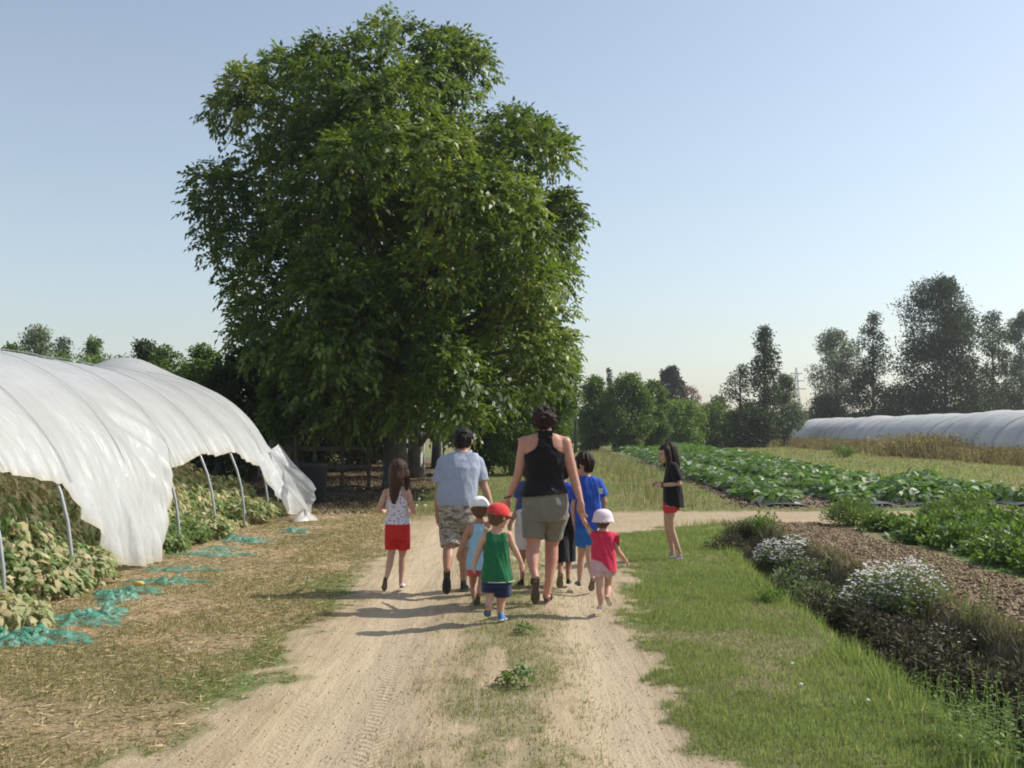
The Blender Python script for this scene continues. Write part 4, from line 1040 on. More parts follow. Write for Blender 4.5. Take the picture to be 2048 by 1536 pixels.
tree('hedge_tree', 1120, 745, 62, 90, 'green tree at the far end of the grass track', m_mid, leaf=.2, n=6000, seed=45, nl=22, lobe=.3, zlow=.3)
# dark trees and shrubs left of the big walnut, behind the tunnel
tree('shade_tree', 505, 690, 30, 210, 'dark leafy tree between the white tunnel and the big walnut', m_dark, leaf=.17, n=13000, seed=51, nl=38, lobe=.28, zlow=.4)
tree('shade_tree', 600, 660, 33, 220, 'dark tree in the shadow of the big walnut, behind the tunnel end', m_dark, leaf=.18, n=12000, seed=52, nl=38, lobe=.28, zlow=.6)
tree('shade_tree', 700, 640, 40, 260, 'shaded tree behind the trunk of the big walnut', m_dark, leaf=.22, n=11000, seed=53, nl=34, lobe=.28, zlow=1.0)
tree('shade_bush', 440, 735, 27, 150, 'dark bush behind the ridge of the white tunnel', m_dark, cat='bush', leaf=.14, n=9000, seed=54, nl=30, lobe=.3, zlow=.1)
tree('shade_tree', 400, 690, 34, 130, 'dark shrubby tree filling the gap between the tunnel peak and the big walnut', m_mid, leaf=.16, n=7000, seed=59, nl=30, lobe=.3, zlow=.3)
tree('bright_bush', 545, 735, 24.5, 70, 'bright yellow-green bush lit by the sun against the dark trees', m_light, cat='bush', leaf=.12, n=3800, seed=55, nl=16, lobe=.36, zlow=1.4)
tree('bright_bush', 578, 810, 24.5, 34, 'small yellow-green sapling below the bright bush', m_light, cat='bush', leaf=.10, n=1100, seed=56, nl=9, lobe=.4, zlow=1.0)
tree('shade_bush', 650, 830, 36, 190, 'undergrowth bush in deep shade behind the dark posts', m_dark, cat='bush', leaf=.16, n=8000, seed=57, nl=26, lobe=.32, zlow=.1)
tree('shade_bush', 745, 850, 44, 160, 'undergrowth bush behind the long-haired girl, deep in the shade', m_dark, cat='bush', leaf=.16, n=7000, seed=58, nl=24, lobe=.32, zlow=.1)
# trees beyond the tunnel on the far left
for i, (px, pyt, Y, w, m_, lab, lf, n, shp) in enumerate([
    (78, 655, 62, 105, m_willow, 'feathery grey-green tree, the leftmost above the white tunnel', .2, 6500, 'egg'), (125, 678, 66, 60, m_dark, 'small round dark tree right of the feathery leftmost one', .2, 4200, 'round'),
    (25, 690, 56, 60, m_mid, 'low green tree at the left picture edge above the tunnel', .2, 4200, 'round'), (190, 678, 58, 75, m_mid, 'loose green tree in the middle of the trees above the tunnel', .18, 5200, 'egg'),
    (285, 684, 44, 90, m_dark, 'dark-leaved tree with airy top above the peak of the tunnel', .15, 6500, 'round'), (335, 695, 42, 70, m_mid, 'tree with yellowish side right of the airy dark one', .15, 5000, 'round'),
    (110, 712, 45, 200, m_light, 'light green tree forming a low bank behind the tunnel ridge, left', .15, 8000, 'flat'), (215, 716, 42, 150, m_light, 'light green tree forming a low bank behind the tunnel ridge, right', .15, 7000, 'flat'),
    (-60, 700, 50, 170, m_light, 'light green tree beyond the left picture edge', .15, 4000, 'flat'), (400, 718, 36, 110, m_light, 'bright green bush between the tunnel peak and the dark trees', .13, 6500, 'flat')]):
    tree('background_tree', px, pyt - 4, Y, int(w * 1.3), lab, m_, 'trees beyond the white tunnel', leaf=lf, n=int(n * 1.3), seed=60 + i, nl=46, lobe=.34, zlow=.3, shape=shp, tbase=.45, sh=.2)

# right: trees at the end of the squash field and behind the far tunnel
right = [
    # px, top, Y, width, material, label, leaf, n, shape, zlow, lobes, lobe size, base tint, clear
    (1190, 752, 72, 95, m_mid, 'green tree left in the row at the end of the squash field', .19, 8000, 'round', .1, .45),
    (1255, 748, 70, 120, m_mid, 'broad green walnut-like tree right of the end of the grass track', .19, 11000, 'round', .1, .5),
    (1305, 762, 72, 85, m_mid, 'green tree in the row behind the head of the girl in black', .19, 7500, 'round', .1, .42),
    (1218, 737, 150, 34, m_dark, 'far pointed tree top peeping over the green trees', .4, 1200, 'cone', .5, .4),
    (1343, 733, 140, 66, m_dark, 'far round dark tree standing clear of the hedge', .34, 7000, 'egg', 4.0, .3),
    (1383, 772, 110, 46, m_red, 'small bare-looking reddish tree right of the round dark one', .2, 1300, 'round', 2.0, .5),
    (1360, 800, 82, 120, m_light, 'light green hedge tree right of the girl in black', .2, 7500, 'flat', .1, .5),
    (1425, 806, 84, 110, m_mid, 'low green hedge tree left of the slim poplar', .2, 7000, 'flat', .1, .4), (1432, 792, 100, 50, m_mid, 'round bush top behind the hedge, left of the slim poplar', .22, 2600, 'round', 1.0, .5),
    (1528, 652, 88, 130, m_dark, 'tall slim poplar standing alone with open branches', .24, 5200, 'cone', 1.2, .5),
    (1480, 728, 90, 84, m_dark, 'short sparse tree leaning left of the slim poplar', .22, 1700, 'egg', 1.5, .5),
    (1572, 748, 90, 80, m_willow, 'soft pale willow just right of the slim poplar', .2, 6500, 'egg', .8, .5),
    (1500, 815, 84, 120, m_dark, 'dark hedge tree below the slim poplar', .2, 8500, 'flat', .1, .35), (1560, 828, 107, 100, m_dark, 'dark hedge tree at the far end of the grey-white tunnel', .2, 6500, 'flat', .1, .4),
    (1672, 657, 116, 130, m_willow, 'pale grey-green willow, first of the tall group behind the far tunnel', .24, 14000, 'round', 1.2, .4),
    (1650, 790, 112, 90, m_dark, 'low dark shrub tree under the pale willow', .25, 5000, 'flat', .1, .4),
    (1746, 624, 112, 105, m_dark, 'dark spire-topped tree between the willow and the biggest tree', .26, 5200, 'egg', 1.0, .34),
    (1890, 552, 112, 232, m_dark, 'biggest dark bushy tree behind the far tunnel', .28, 30000, 'round', 1.4, .38),
    (1985, 622, 118, 110, m_dark, 'airy dark tree leaning right of the biggest one', .28, 4200, 'egg', 2.0, .36),
    (2042, 622, 126, 95, m_willow, 'pale tall willow at the right picture edge', .28, 9000, 'column', 2.0, .4),
    (1800, 770, 122, 170, m_dark, 'dark shrubs tree filling the gap under the tall group', .3, 7000, 'flat', .1, .35), (2000, 770, 124, 190, m_dark, 'dark shrub tree under the right willow', .3, 7000, 'flat', .1, .35),
    (2110, 700, 116, 120, m_mid, 'tree beyond the right picture edge behind the far tunnel', .3, 3500, 'egg', 1.0, .4)]
for i, (px, pyt, Y, w, m_, lab, lf, n, shp, zl, tb) in enumerate(right):
    big = px == 1888
    tree('poplar_tree' if 'poplar standing' in lab else 'willow_tree' if 'illow' in lab and 'low dark' not in lab and 'under' not in lab and 'between' not in lab else 'background_tree', px, pyt, Y, w, lab, m_, 'trees at the end of the fields', leaf=lf * 1.08, n=int(n * (1.6 if big else 1.3)), seed=100 + i,
         nl=130 if big else 64 if w > 100 else 46, lobe=.2 if big else .27, zlow=zl, shape=shp, tbase=tb, sh=.15, trunk_r=.32 if big else .18, depth=.8, tvar=.16, droop=.5 if m_ is m_willow else .1)
# maize plot at the end of the grass track
r = np.random.default_rng(77); n = 3800; x = r.uniform(4.4, 7.6, n); y = r.uniform(84, 92, n); z = r.uniform(.3, 1.9, n)
V, F = leaves_np(np.stack([x, y, z], 1), unit(np.stack([r.normal(0, .5, n), r.normal(0, .5, n), r.uniform(.2, 1, n)], 1)), rdir(n), np.full(n, .6), np.full(n, .09))
tag(link('maize', mesh_np('maize', V, F, {'tint': np.repeat(np.clip(r.normal(.6, .2, n), 0, 1), 4)}), m_light), 'light green maize plot at the end of the grass track', 'maize', kind='stuff')
# far woods closing the view all round
def wood(name, x0, x1, Y, hgt, n, seed, lab):
    r = np.random.default_rng(seed); x = r.uniform(x0, x1, n); top = hgt * (.55 + .6 * vn(x, x * 0, 14, seed)); z = top * np.sqrt(r.random(n)); y = Y + r.uniform(-6, 6, n)
    V, F = leaves_np(np.stack([x, y, z], 1), rdir(n), rdir(n), np.full(n, 1.1), np.full(n, .8))
    tag(link(name, mesh_np(name, V, F, {'tint': np.repeat(np.clip(r.normal(.35, .2, n), 0, 1), 4)}), m_dark), lab, 'wood', kind='stuff')
wood('far_wood', -190, -15, 190, 6.5, 16000, 1, 'distant line of woodland beyond the fields on the left')
wood('far_wood', -15, 260, 230, 6.0, 22000, 2, 'distant line of woodland beyond the fields on the right')

# ------------------------------------------------------------------ posts, poles, pylon
m_post = simple('weathered_wood', (.12, .10, .08), (.06, .05, .04), 9, .9, .5, 20)
fr = empty('wooden_frame', (at(636, 980, 24).x, 24, 0)); tag(fr, 'old wooden post frame with rails in the shade under the big walnut', 'fence')
ox = fr.location.x
for j, px in enumerate([560, 600, 636, 690, 742]):
    mb = MB(); x = at(px, 900, 24 + j * .25).x - ox; hgt = [1.3, 1.35, 1.84, 1.2, 1.1][j]; mb.tube([(x, j * .25 - .5, -.1), (x + .02, j * .25 - .5, hgt * .5), (x, j * .25 - .5, hgt)], [.05, .045, .04], 7); mb.build('post', m_post, fr, smooth=True)
for z in (.62, 1.05):
    mb = MB(); a = at(545, 900, 24).x - ox; b2 = at(755, 900, 25).x - ox; mb.box(((a + b2) / 2, -.06 - .5 + .5, z), (b2 - a, .03, .10), math.atan2(1.0, b2 - a) * .45); mb.build('rail', m_post, fr)
mb = MB(); mb.tube([(-.15, -.06, 1.80), (.2, -.03, 1.78), (.5, 0, 1.79)], .022, 6); mb.build('crossbar', m_post, fr, smooth=True)
p = at(616, 1000, 21.5)
# dark bin-like heap under the tree
bn = MB(); bn.tube([(0, 0, 0), (0, 0, .02), (0, 0, .75), (0, 0, .82), (0, 0, .84)], [.33, .34, .38, .40, .36], 16)
o = bn.build('water_barrel', simple('dark_plastic', (.012, .015, .016), (.015, .02, .022), 6, .5), None, (at(618, 900, 20.5).x, 20.5, 0), smooth=True); tag(o, 'dark barrel half hidden behind the loose flap of the tunnel', 'barrel')
# fallen branches
for i, (px, py, L) in enumerate([(690, 985, 1.5), (730, 1000, 1.1), (655, 1003, 1.2)]):
    p = gp(px, py); mb = MB(); rgb = random.Random(i); limb(mb, (-L / 2, 0, .05), (L / 2, .3, .1), .04, .012, .05, 6, rgb)
    for q in range(5): limb(mb, (-L / 2 + L * q / 5, .06 * q, .06), (-L / 2 + L * q / 5 + rgb.uniform(-.2, .3), .06 * q + rgb.uniform(-.3, .3), .25), .012, .004, .05, 4, rgb)
    tag(mb.build('fallen_branch', m_bark2, None, (p.x, p.y, float(hz(p.x, p.y))), smooth=True), ['fallen dry branch on the bare soil under the walnut, middle one', 'fallen dry branch nearest to the long-haired girl', 'fallen dry branch nearest to the tunnel end'][i], 'branch')
m_pole = simple('dark_metal', (.10, .11, .12), (.06, .065, .07), 9, .6, metal=.3)
p = at(1151, 860, 64); pole = empty('utility_pole', (p.x, 64, 0)); tag(pole, 'slim dark pole with pale insulators at the end of the grass track', 'pole')
mb = MB(); mb.tube([(0, 0, -.2), (0, 0, 2.5), (0, 0, 5.1)], [.13, .10, .07], 8); mb.build('shaft', m_pole, pole, smooth=True)
for z in (2.25, 2.75):
    mb = MB(); mb.tube([(.14, 0, z - .06), (.15, 0, z), (.14, 0, z + .1)], [.04, .06, .03], 7); mb.build('insulator', m_white, pole, smooth=True)
mb = MB(); mb.box((0, 0, 4.7), (.7, .06, .06)); mb.build('crossarm', m_pole, pole)
PY_ = 330; p = at(1594, 860, PY_); py = empty('pylon', (p.x, PY_, 0)); tag(py, 'faint lattice pylon on the horizon between the poplar and the tall willow', 'pylon')
H = at(1594, 735, PY_).z; mb = MB()
for sx_, sy_ in ((-1, -1), (1, -1), (1, 1), (-1, 1)): mb.tube([(sx_ * 2.2, sy_ * 2.2, 0), (sx_ * .7, sy_ * .7, H * .6), (sx_ * .15, sy_ * .15, H)], [.13, .12, .08], 4)
for k in range(9):
    z0 = H * .1 * k; z1 = H * .1 * (k + 1); w0 = 2.2 - 1.5 * min(1, z0 / H / .6); w1 = 2.2 - 1.5 * min(1, z1 / H / .6)
    for sy_ in (-1, 1): mb.tube([(-w0, sy_ * w0, z0), (w1, sy_ * w1, z1)], .07, 3); mb.tube([(w0, sy_ * w0, z0), (-w1, sy_ * w1, z1)], .07, 3)
m_faint = simple('pale_zinc', (.45, .46, .48), None, 3, .6); mb.build('lattice', m_faint, py)
for z, w in ((H * .68, 3.2), (H * .8, 2.6), (H * .91, 2.0)):
    mb = MB(); mb.box((0, 0, z), (2 * w, .25, .3)); mb.build('crossarm', m_faint, py)
# ------------------------------------------------------------------ people
def skin_mat(name, c):
    m, t, out = new_mat(name); tc = t.nodes.new('ShaderNodeTexCoord')
    p = N(t, 'ShaderNodeBsdfPrincipled'); p.inputs['Roughness'].default_value = .5; p.inputs['Specular IOR Level'].default_value = .35
    f = noise_n(t, 9, 4, .6, tc.outputs['Object'])
    t.links.new(ramp(t, f, [(.3, (c[0] * .86, c[1] * .74, c[2] * .72)), (.7, c)]), p.inputs['Base Color'])
    p.inputs['Subsurface Weight'].default_value = .12; p.inputs['Subsurface Radius'].default_value = (.012, .005, .003); p.inputs['Subsurface Scale'].default_value = .6
    t.links.new(p.outputs[0], out.inputs[0]); return m
sk_w = skin_mat('skin_sunburnt', (.52, .28, .20)); sk_l = skin_mat('skin_light', (.58, .36, .26)); sk_t = skin_mat('skin_tanned', (.44, .25, .165))
def cloth(name, c, c2=None, sc=14): return simple(name, c, c2 or tuple(x * .82 for x in c), sc, .9, .35, 90, .15, sheen=.15)
def hairm(name, c):
    m, t, out = new_mat(name); tc = t.nodes.new('ShaderNodeTexCoord'); mp = t.nodes.new('ShaderNodeMapping'); mp.inputs['Scale'].default_value = (1, 1, .18)
    t.links.new(tc.outputs['Object'], mp.inputs['Vector']); f = noise_n(t, 160, 3, .7, mp.outputs[0])
    p = N(t, 'ShaderNodeBsdfPrincipled'); p.inputs['Roughness'].default_value = .55; p.inputs['Specular IOR Level'].default_value = .22
    t.links.new(ramp(t, f, [(.35, tuple(x * .45 for x in c)), (.65, c)]), p.inputs['Base Color'])
    b = t.nodes.new('ShaderNodeBump'); b.inputs['Strength'].default_value = .8; b.inputs['Distance'].default_value = .01
    t.links.new(f, b.inputs['Height']); t.links.new(b.outputs[0], p.inputs['Normal']); t.links.new(p.outputs[0], out.inputs[0]); return m
h_dark = hairm('dark_brown_hair', (.035, .018, .013)); h_black = hairm('near_black_hair', (.022, .015, .014)); h_long = hairm('long_brown_hair', (.075, .035, .024)); h_fair = hairm('light_brown_hair', (.17, .095, .05))

def ellipsoid(mb, c, ax, ay, az, nu=14, nv=9):
    c = Vector(c); vs = [c - az]
    for j in range(1, nv):
        ph = -math.pi / 2 + math.pi * j / nv
        for i in range(nu):
            a = 2 * math.pi * i / nu; vs.append(c + ax * math.cos(ph) * math.cos(a) + ay * math.cos(ph) * math.sin(a) + az * math.sin(ph))
    vs.append(c + az); fs = [(0, 1 + (i + 1) % nu, 1 + i) for i in range(nu)]
    for j in range(nv - 2):
        for i in range(nu):
            a = 1 + j * nu + i; b = 1 + j * nu + (i + 1) % nu; fs.append((a, b, b + nu, a + nu))
    l = len(vs) - 1; fs += [(l, 1 + (nv - 2) * nu + i, 1 + (nv - 2) * nu + (i + 1) % nu) for i in range(nu)]
    mb.add(vs, fs)
def ball(mb, c, r): ellipsoid(mb, c, Vector((r, 0, 0)), Vector((0, r, 0)), Vector((0, 0, r)), 12, 8)
def chain(mb, pts, rads, caps=True):
    mb.tube(pts, rads, 14)
    for p, r in zip(pts, rads) if caps else []: ball(mb, p, r)
def solid(mb, name, mat, parent, loc, vox, smooth=3, folds=0.0, fscale=.09, cut=None, vert=.5, seed=0, mats=None):
    """fuses the shapes into one continuous surface"""
    me = bpy.data.meshes.new('tmp'); me.from_pydata([tuple(Vector(v) - Vector(loc)) for v in mb.v], [], mb.f); me.update()
    o = bpy.data.objects.new('tmp', me); COL.objects.link(o)
    md = o.modifiers.new('r', 'REMESH'); md.mode = 'VOXEL'; md.voxel_size = vox; md.use_smooth_shade = True
    if smooth: sm = o.modifiers.new('s', 'SMOOTH'); sm.factor = .5; sm.iterations = smooth
    dc = o.modifiers.new('d', 'DECIMATE'); dc.ratio = .34 if cut is None else 1.0
    dg = bpy.context.evaluated_depsgraph_get(); m2 = bpy.data.meshes.new_from_object(o.evaluated_get(dg)); bpy.data.objects.remove(o); bpy.data.meshes.remove(me)
    m2.name = name; n = len(m2.vertices); co = np.empty(n * 3, np.float32); m2.vertices.foreach_get('co', co); co = co.reshape(-1, 3)
    if folds:
        nr = np.empty(n * 3, np.float32); m2.vertices.foreach_get('normal', nr); nr = nr.reshape(-1, 3)
        a = np.arctan2(co[:, 1], co[:, 0]) * .12
        f = (fbm(co[:, 0] + co[:, 1] * .7 + seed, co[:, 2] * vert + a, fscale, seed % 50, 3) - .5) * 2
        co = co + nr * (f * folds * 1.35)[:, None]; m2.vertices.foreach_set('co', co.astype(np.float32).ravel())
    if cut is not None:
        w = co + np.array(loc); bad = cut(w[:, 0], w[:, 1], w[:, 2]); bm = bmesh.new(); bm.from_mesh(m2); bm.verts.ensure_lookup_table()
        bmesh.ops.delete(bm, geom=[bm.verts[i] for i in np.nonzero(bad)[0]], context='VERTS'); bm.to_mesh(m2); bm.free()
    m2.update(); m2.polygons.foreach_set('use_smooth', [True] * len(m2.polygons))
    m2.materials.clear()
    return link(name, m2, mat, parent)

class Fig:
    def __init__(s, Y, base, label, skin, vox=.006):
        s.Y = Y; s.k = Y / FPX; s.skin = skin; s.vox = vox
        b = at(base[0], base[1], Y); s.loc = Vector((b.x, b.y, 0)); s.root = empty('person', s.loc); tag(s.root, label, 'person', 'people walking along the track')
        s.body = MB(); s.starts = []
    def P(s, px, py, d=0): return at(px, py, s.Y + d)
    def limb(s, mb, pts, grow=0, rs=1.0):
        """pts: (px, py, dY, radius in px)"""
        if mb is s.body: s.starts.append(pts[0])
        chain(mb, [s.P(*p[:3]) for p in pts], [p[3] * s.k * rs + grow for p in pts])
    def loft(s, mb, rings, grow=0, flat=False, n=26):
        """rings: (px, py, half width px, half depth px, dY)"""
        vs = []; fs = []
        for r in rings:
            c = s.P(r[0], r[1], r[4] if len(r) > 4 else 0); hx, hy = r[2] * s.k + grow, r[3] * s.k + grow
            tl = r[5] if len(r) > 5 else 0
            for i in range(n):
                a = 2 * math.pi * i / n; cx = math.copysign(abs(math.cos(a)) ** .82, math.cos(a)); sy = math.copysign(abs(math.sin(a)) ** .82, math.sin(a))
                vs.append(c + Vector((cx * hx, sy * hy, cx * hx * tl)))
        for j in range(len(rings) - 1):
            for i in range(n): a = j * n + i; b = j * n + (i + 1) % n; fs.append((a, b, b + n, a + n))
        fs.append(tuple(range(n - 1, -1, -1))); fs.append(tuple((len(rings) - 1) * n + i for i in range(n))); mb.add(vs, fs)
    def head(s, px, py, hh, face, d=0, neck=None, hair=None, up=(0, 0, 1), hm=None, long=None, mess=.004, hat=False):
        """hh: half height in px; face: direction it looks"""
        c = s.P(px, py, d); r = hh * s.k; f = Vector(face).normalized(); u = Vector(up); u = (u - f * u.dot(f)).normalized(); sd = f.cross(u); s.hc, s.hr, s.hf, s.hu, s.hs = c, r, f, u, sd
        B = s.body
        ellipsoid(B, c + u * r * .12 - f * r * .08, sd * r * .70, f * r * .84, u * r * .86, 18, 12)
        ellipsoid(B, c - u * r * .40 + f * r * .18, sd * r * .50, f * r * .52, u * r * .56, 16, 10)
        ellipsoid(B, c - u * r * .86 + f * r * .42, sd * r * .20, f * r * .18, u * r * .14)                 # chin
        chain(B, [c + f * r * .74 + u * r * .08, c + f * r * .95 - u * r * .22], [r * .07, r * .13])               # nose
        ellipsoid(B, c + f * r * .72 - u * r * .52, sd * r * .24, f * r * .1, u * r * .085)                # lips
        ellipsoid(B, c + f * r * .66 + u * r * .22, sd * r * .46, f * r * .13, u * r * .09)                # brow
        for q in (-1, 1): ellipsoid(B, c + sd * q * r * .71 - f * r * .08 - u * r * .06, sd * r * .09, f * r * .17, u * r * .24)
        nb = s.P(*neck[:3]); chain(B, [c - u * r * .45 - f * r * .18, c.lerp(nb, .75), nb], [neck[3] * s.k * .95, neck[3] * s.k, neck[3] * s.k * 1.15])
        for q in s.starts:
            if abs(q[1] - neck[1]) < 30 and abs(q[0] - neck[0]) < 60:
                a = s.P(neck[0], neck[1] + neck[3] * .5, neck[2] if len(neck) > 3 else 0); chain(B, [a, a.lerp(s.P(*q[:3]), .55), s.P(q[0], q[1] + 1, q[2])], [neck[3] * s.k * .8, q[3] * s.k * .9, q[3] * s.k * .95])
        for q in (-1, 1):
            e = MB(); ellipsoid(e, c + f * r * .74 + sd * q * r * .29 + u * r * .06 - s.loc, sd * r * .10, f * r * .08, u * r * .07, 10, 7); e.build('eye', M_eye, s.root, smooth=True)
        if hair:
            H = MB()
            if hair in ('short', 'curly', 'long', 'fringe'):
                g = 1.07 if hair == 'short' else 1.10 if hair != 'curly' else 1.10
                ellipsoid(H, c + u * r * .22 - f * r * .16, sd * r * .76 * g, f * r * .84 * g, u * r * .84 * g, 20, 14)
                ellipsoid(H, c - u * r * .22 - f * r * .42, sd * r * .60 * g, f * r * .46 * g, u * r * .52 * g, 16, 10)
                if hair == 'curly':
                    rg = random.Random(4)
                    for i in range(130):
                        v = Vector((rg.gauss(0, 1), rg.gauss(0, 1), rg.gauss(0, 1))).normalized()
                        if v.dot(f) > .35 and v.dot(u) < .55 or v.dot(u) < -.62: continue
                        ball(H, c + u * r * .12 - f * r * .14 + sd * v.dot(sd) * r * .84 + f * v.dot(f) * r * .90 + u * v.dot(u) * r * .95, r * rg.uniform(.10, .2))
            if long: 
                for chn in long: s.limb(H, chn)
            s.hairmb = H
            def cutface(x, y, z):
                X = np.stack([x, y, z], 1) - np.array(c); F_ = X @ np.array(f); U = X @ np.array(u); S_ = np.abs(X @ np.array(sd))
                return (U > (r * .30 if hat else 9e9)) | (F_ > r * .40) & (U < r * .42) & (S_ < r * .66) & (U > -r * 1.1)
            solid(H, 'hair', hm, s.root, s.loc, s.vox * .9, 1, mess, .035 if hair == 'curly' else .03, cutface, .35, seed=int(px) % 37)
    def hand(s, wrist, tip, r_px, curl=(0, 1, 0), thumb=(0, 1, 0), spread=.9):
        """palm, four bent fingers and a thumb; wrist and tip as (px, py, dY)"""
        w = s.P(*wrist); t = s.P(*tip); L = (t - w).length; a = (t - w).normalized(); c = Vector(curl); c = (c - a * c.dot(a)).normalized(); sd = a.cross(c).normalized()
        th = Vector(thumb); q = 1 if sd.dot(th) > 0 else -1; R = r_px * s.k
        ellipsoid(s.body, w + a * L * .27, a * L * .33, sd * R * 1.0, c * R * .5)
        chain(s.body, [w, w + a * L * .15], [R * .62, R * .66])
        for i, ln in enumerate((.86, 1.0, .95, .76)):
            o = sd * q * (1.5 - i) / 1.5 * R * .74; p0 = w + a * L * .40 + o * .9; p1 = w + a * L * (.40 + .26 * ln) + o * spread + c * L * .05; p2 = p1 + a * L * .17 * ln + c * L * .10; p3 = p2 + a * L * .06 * ln + c * L * .13
            fr_ = max(R * .235, s.vox * .85); chain(s.body, [p0, p1, p2, p3], [fr_ * 1.1, fr_, fr_ * .92, fr_ * .8])
        p0 = w + a * L * .14 + sd * q * R * .55; p1 = w + a * L * .34 + sd * q * R * 1.25 + c * R * .25; p2 = w + a * L * .52 + sd * q * R * 1.2 + c * R * .6
        fr_ = max(R * .27, s.vox * .9); chain(s.body, [p0, p1, p2], [fr_ * 1.2, fr_, fr_ * .85])
    def shoe(s, heel, toe, w_px, sole_n=(0, 0, -1), upper=None, sole=None, name='shoe', low=1.0, ankle=None, barefoot=False, sock=None):
        """heel and toe (px, py, dY) lie on the sole; sole_n points out of the sole"""
        h = s.P(*heel); t = s.P(*toe); a = (t - h).normalized(); L = (t - h).length; n = Vector(sole_n); n = (n - a * n.dot(a)).normalized(); sd = a.cross(n); w = w_px * s.k
        mb = MB(); H_ = w * 1.25 * low
        tgt = s.body if barefoot else mb
        up = -n
        z = up * (w * .28)
        chain(tgt, [h + a * w * .6 + z + up * w * .3, h + a * L * .45 + z + up * w * .35, t - a * w * .7 + z], [w * .62, w * .66, w * .52])
        ellipsoid(tgt, h + a * L * .62 + z + up * w * .05, a * L * .34, sd * w * .86, up * w * .46)
        ellipsoid(tgt, h + a * w * .8 + z + up * H_ * .45, a * w * .85, sd * w * .66, up * H_ * .62)
        if barefoot:
            for i in range(5): ball(s.body, t - a * w * (.25 + .09 * i) + sd * w * (.55 - .27 * i) + up * w * .3, w * (.24 - .02 * i))
        if ankle is not None:
            chain(s.body, [h + a * w * .75 + up * H_, s.P(*ankle[:3])], [ankle[3] * s.k, ankle[3] * s.k])
        if not barefoot: solid(mb, name, upper, s.root, s.loc, s.vox * .9, 2)
        if barefoot: h = h + n * w * .38
        out_ = [(0, .0), (.02, .36), (.12, .55), (.3, .52), (.45, .50), (.65, .72), (.82, .70), (.94, .45), (1.0, .12)]
        pts = [(f, q) for f, q in out_] + [(f, -q) for f, q in out_[::-1][:-1]]
        vs = []; 
        for lay, g in ((0.0, .96), (.10, 1.06), (.26, 1.0)):
            for f, q in pts: vs.append(h - a * w * .12 + a * (L + w * .25) * f + sd * w * 1.18 * q * g + up * w * lay * 1.1)
        k = len(pts); fs = [tuple(range(k)), tuple(range(3 * k - 1, 2 * k - 1, -1))]
        for l in range(2):
            for i in range(k): fs.append((l * k + i, l * k + (i + 1) % k, (l + 1) * k + (i + 1) % k, (l + 1) * k + i))
        q = MB(); q.add([v - s.loc for v in vs], fs); q.build('sole', sole or M_sole, s.root)
        return h, t, a, up, sd, w
    def finish(s): solid(s.body, 'body', s.skin, s.root, s.loc, s.vox, 2)
M_eye = simple('eye', (.03, .02, .015), None, 9, .2); M_sole = simple('brown_sole', (.14, .115, .09), (.085, .07, .055), 60, .8, .8, 120)
M_strap = simple('black_strap', (.02, .018, .018), None, 9, .6)
m_olive = cloth('olive_shoe', (.17, .15, .08)); m_dkshoe = cloth('dark_shoe', (.04, .04, .042)); m_greysh = cloth('grey_shoe', (.22, .17, .13))
def garment(F, name, mat, parts, grow, cut=None, folds=.006, fs=.09, vert=.5, seed=1, smooth=3):
    mb = MB()
    for kind, data in parts:
        if kind == 'loft': F.loft(mb, data, grow + .3 * folds)
        elif kind == 'limb': F.limb(mb, data, grow)
        elif kind == 'sleeve': chain(mb, [F.P(*p[:3]) for p in data], [p[3] * F.k + grow for p in data], False); ball(mb, F.P(*data[0][:3]), data[0][3] * F.k + grow)
        elif kind == 'leg': chain(mb, [F.P(*p[:3]) for p in data], [p[3] * F.k + grow + .3 * folds for p in data], False)
    return solid(mb, name, mat, F.root, F.loc, F.vox, smooth, folds, fs, cut, vert, seed)
def zof(F, py): return F.P(1024, py).z

# --- woman in the middle
F = Fig(8.7, (1088, 1205), 'adult with short curly dark hair, black racerback top and grey-green knee shorts', sk_w)
torso = [(1090, 1035, 40, 31), (1091, 1008, 44, 33), (1090, 985, 41, 28), (1089, 960, 35, 22), (1089, 935, 36, 23), (1089, 912, 39, 25), (1089, 893, 42, 23), (1090, 879, 38, 18), (1090, 868, 24, 14)]
F.loft(F.body, torso); arL = [(1049, 884, 0, 12), (1043, 915, 0, 10.5), (1037, 947, 0, 9), (1029, 968, .03, 8.8), (1016, 996, .08, 5.5)]; arR = [(1130, 885, 0, 12.5), (1138, 917, -.02, 11), (1147, 952, -.04, 9.3), (1153, 974, -.05, 9), (1161, 1001, -.10, 6)]
F.limb(F.body, arL); F.limb(F.body, arR)
F.hand((1016, 996, .08), (1010, 1030, .12), 9.5, curl=(0, .6, -.3), thumb=(0, 1, 0)); F.hand((1161, 1001, -.10), (1163, 1042, -.14), 9.5, curl=(.5, .5, 0), thumb=(0, 1, 0))
lgL = [(1070, 1030, 0, 23), (1067, 1065, -.02, 19), (1066, 1088, -.03, 13.5), (1064, 1112, -.06, 13.5), (1067, 1140, -.14, 8.5), (1071, 1156, -.19, 7)]
lgR = [(1112, 1030, 0, 23), (1106, 1065, .08, 18.5), (1103, 1090, .12, 13.5), (1103, 1118, .10, 13.5), (1098, 1160, .05, 8.5), (1094, 1188, .04, 7)]
F.limb(F.body, lgL); F.limb(F.body, lgR)
F.head(1089, 840, 26, (.22, 1, .0), neck=(1090, 866, 0, 12.5), hair='curly', hm=h_dark, mess=.007)
F.shoe((1073, 1152, -.20), (1070, 1206, -.06), 10, (0, -1, -.25), M_strap, M_sole, barefoot=True, low=.5)
h_, t_, a_, u_, s_, w_ = F.shoe((1094, 1200, .0), (1096, 1192, .22), 9, (0, 0, -1), M_strap, M_sole, barefoot=True, low=.6)
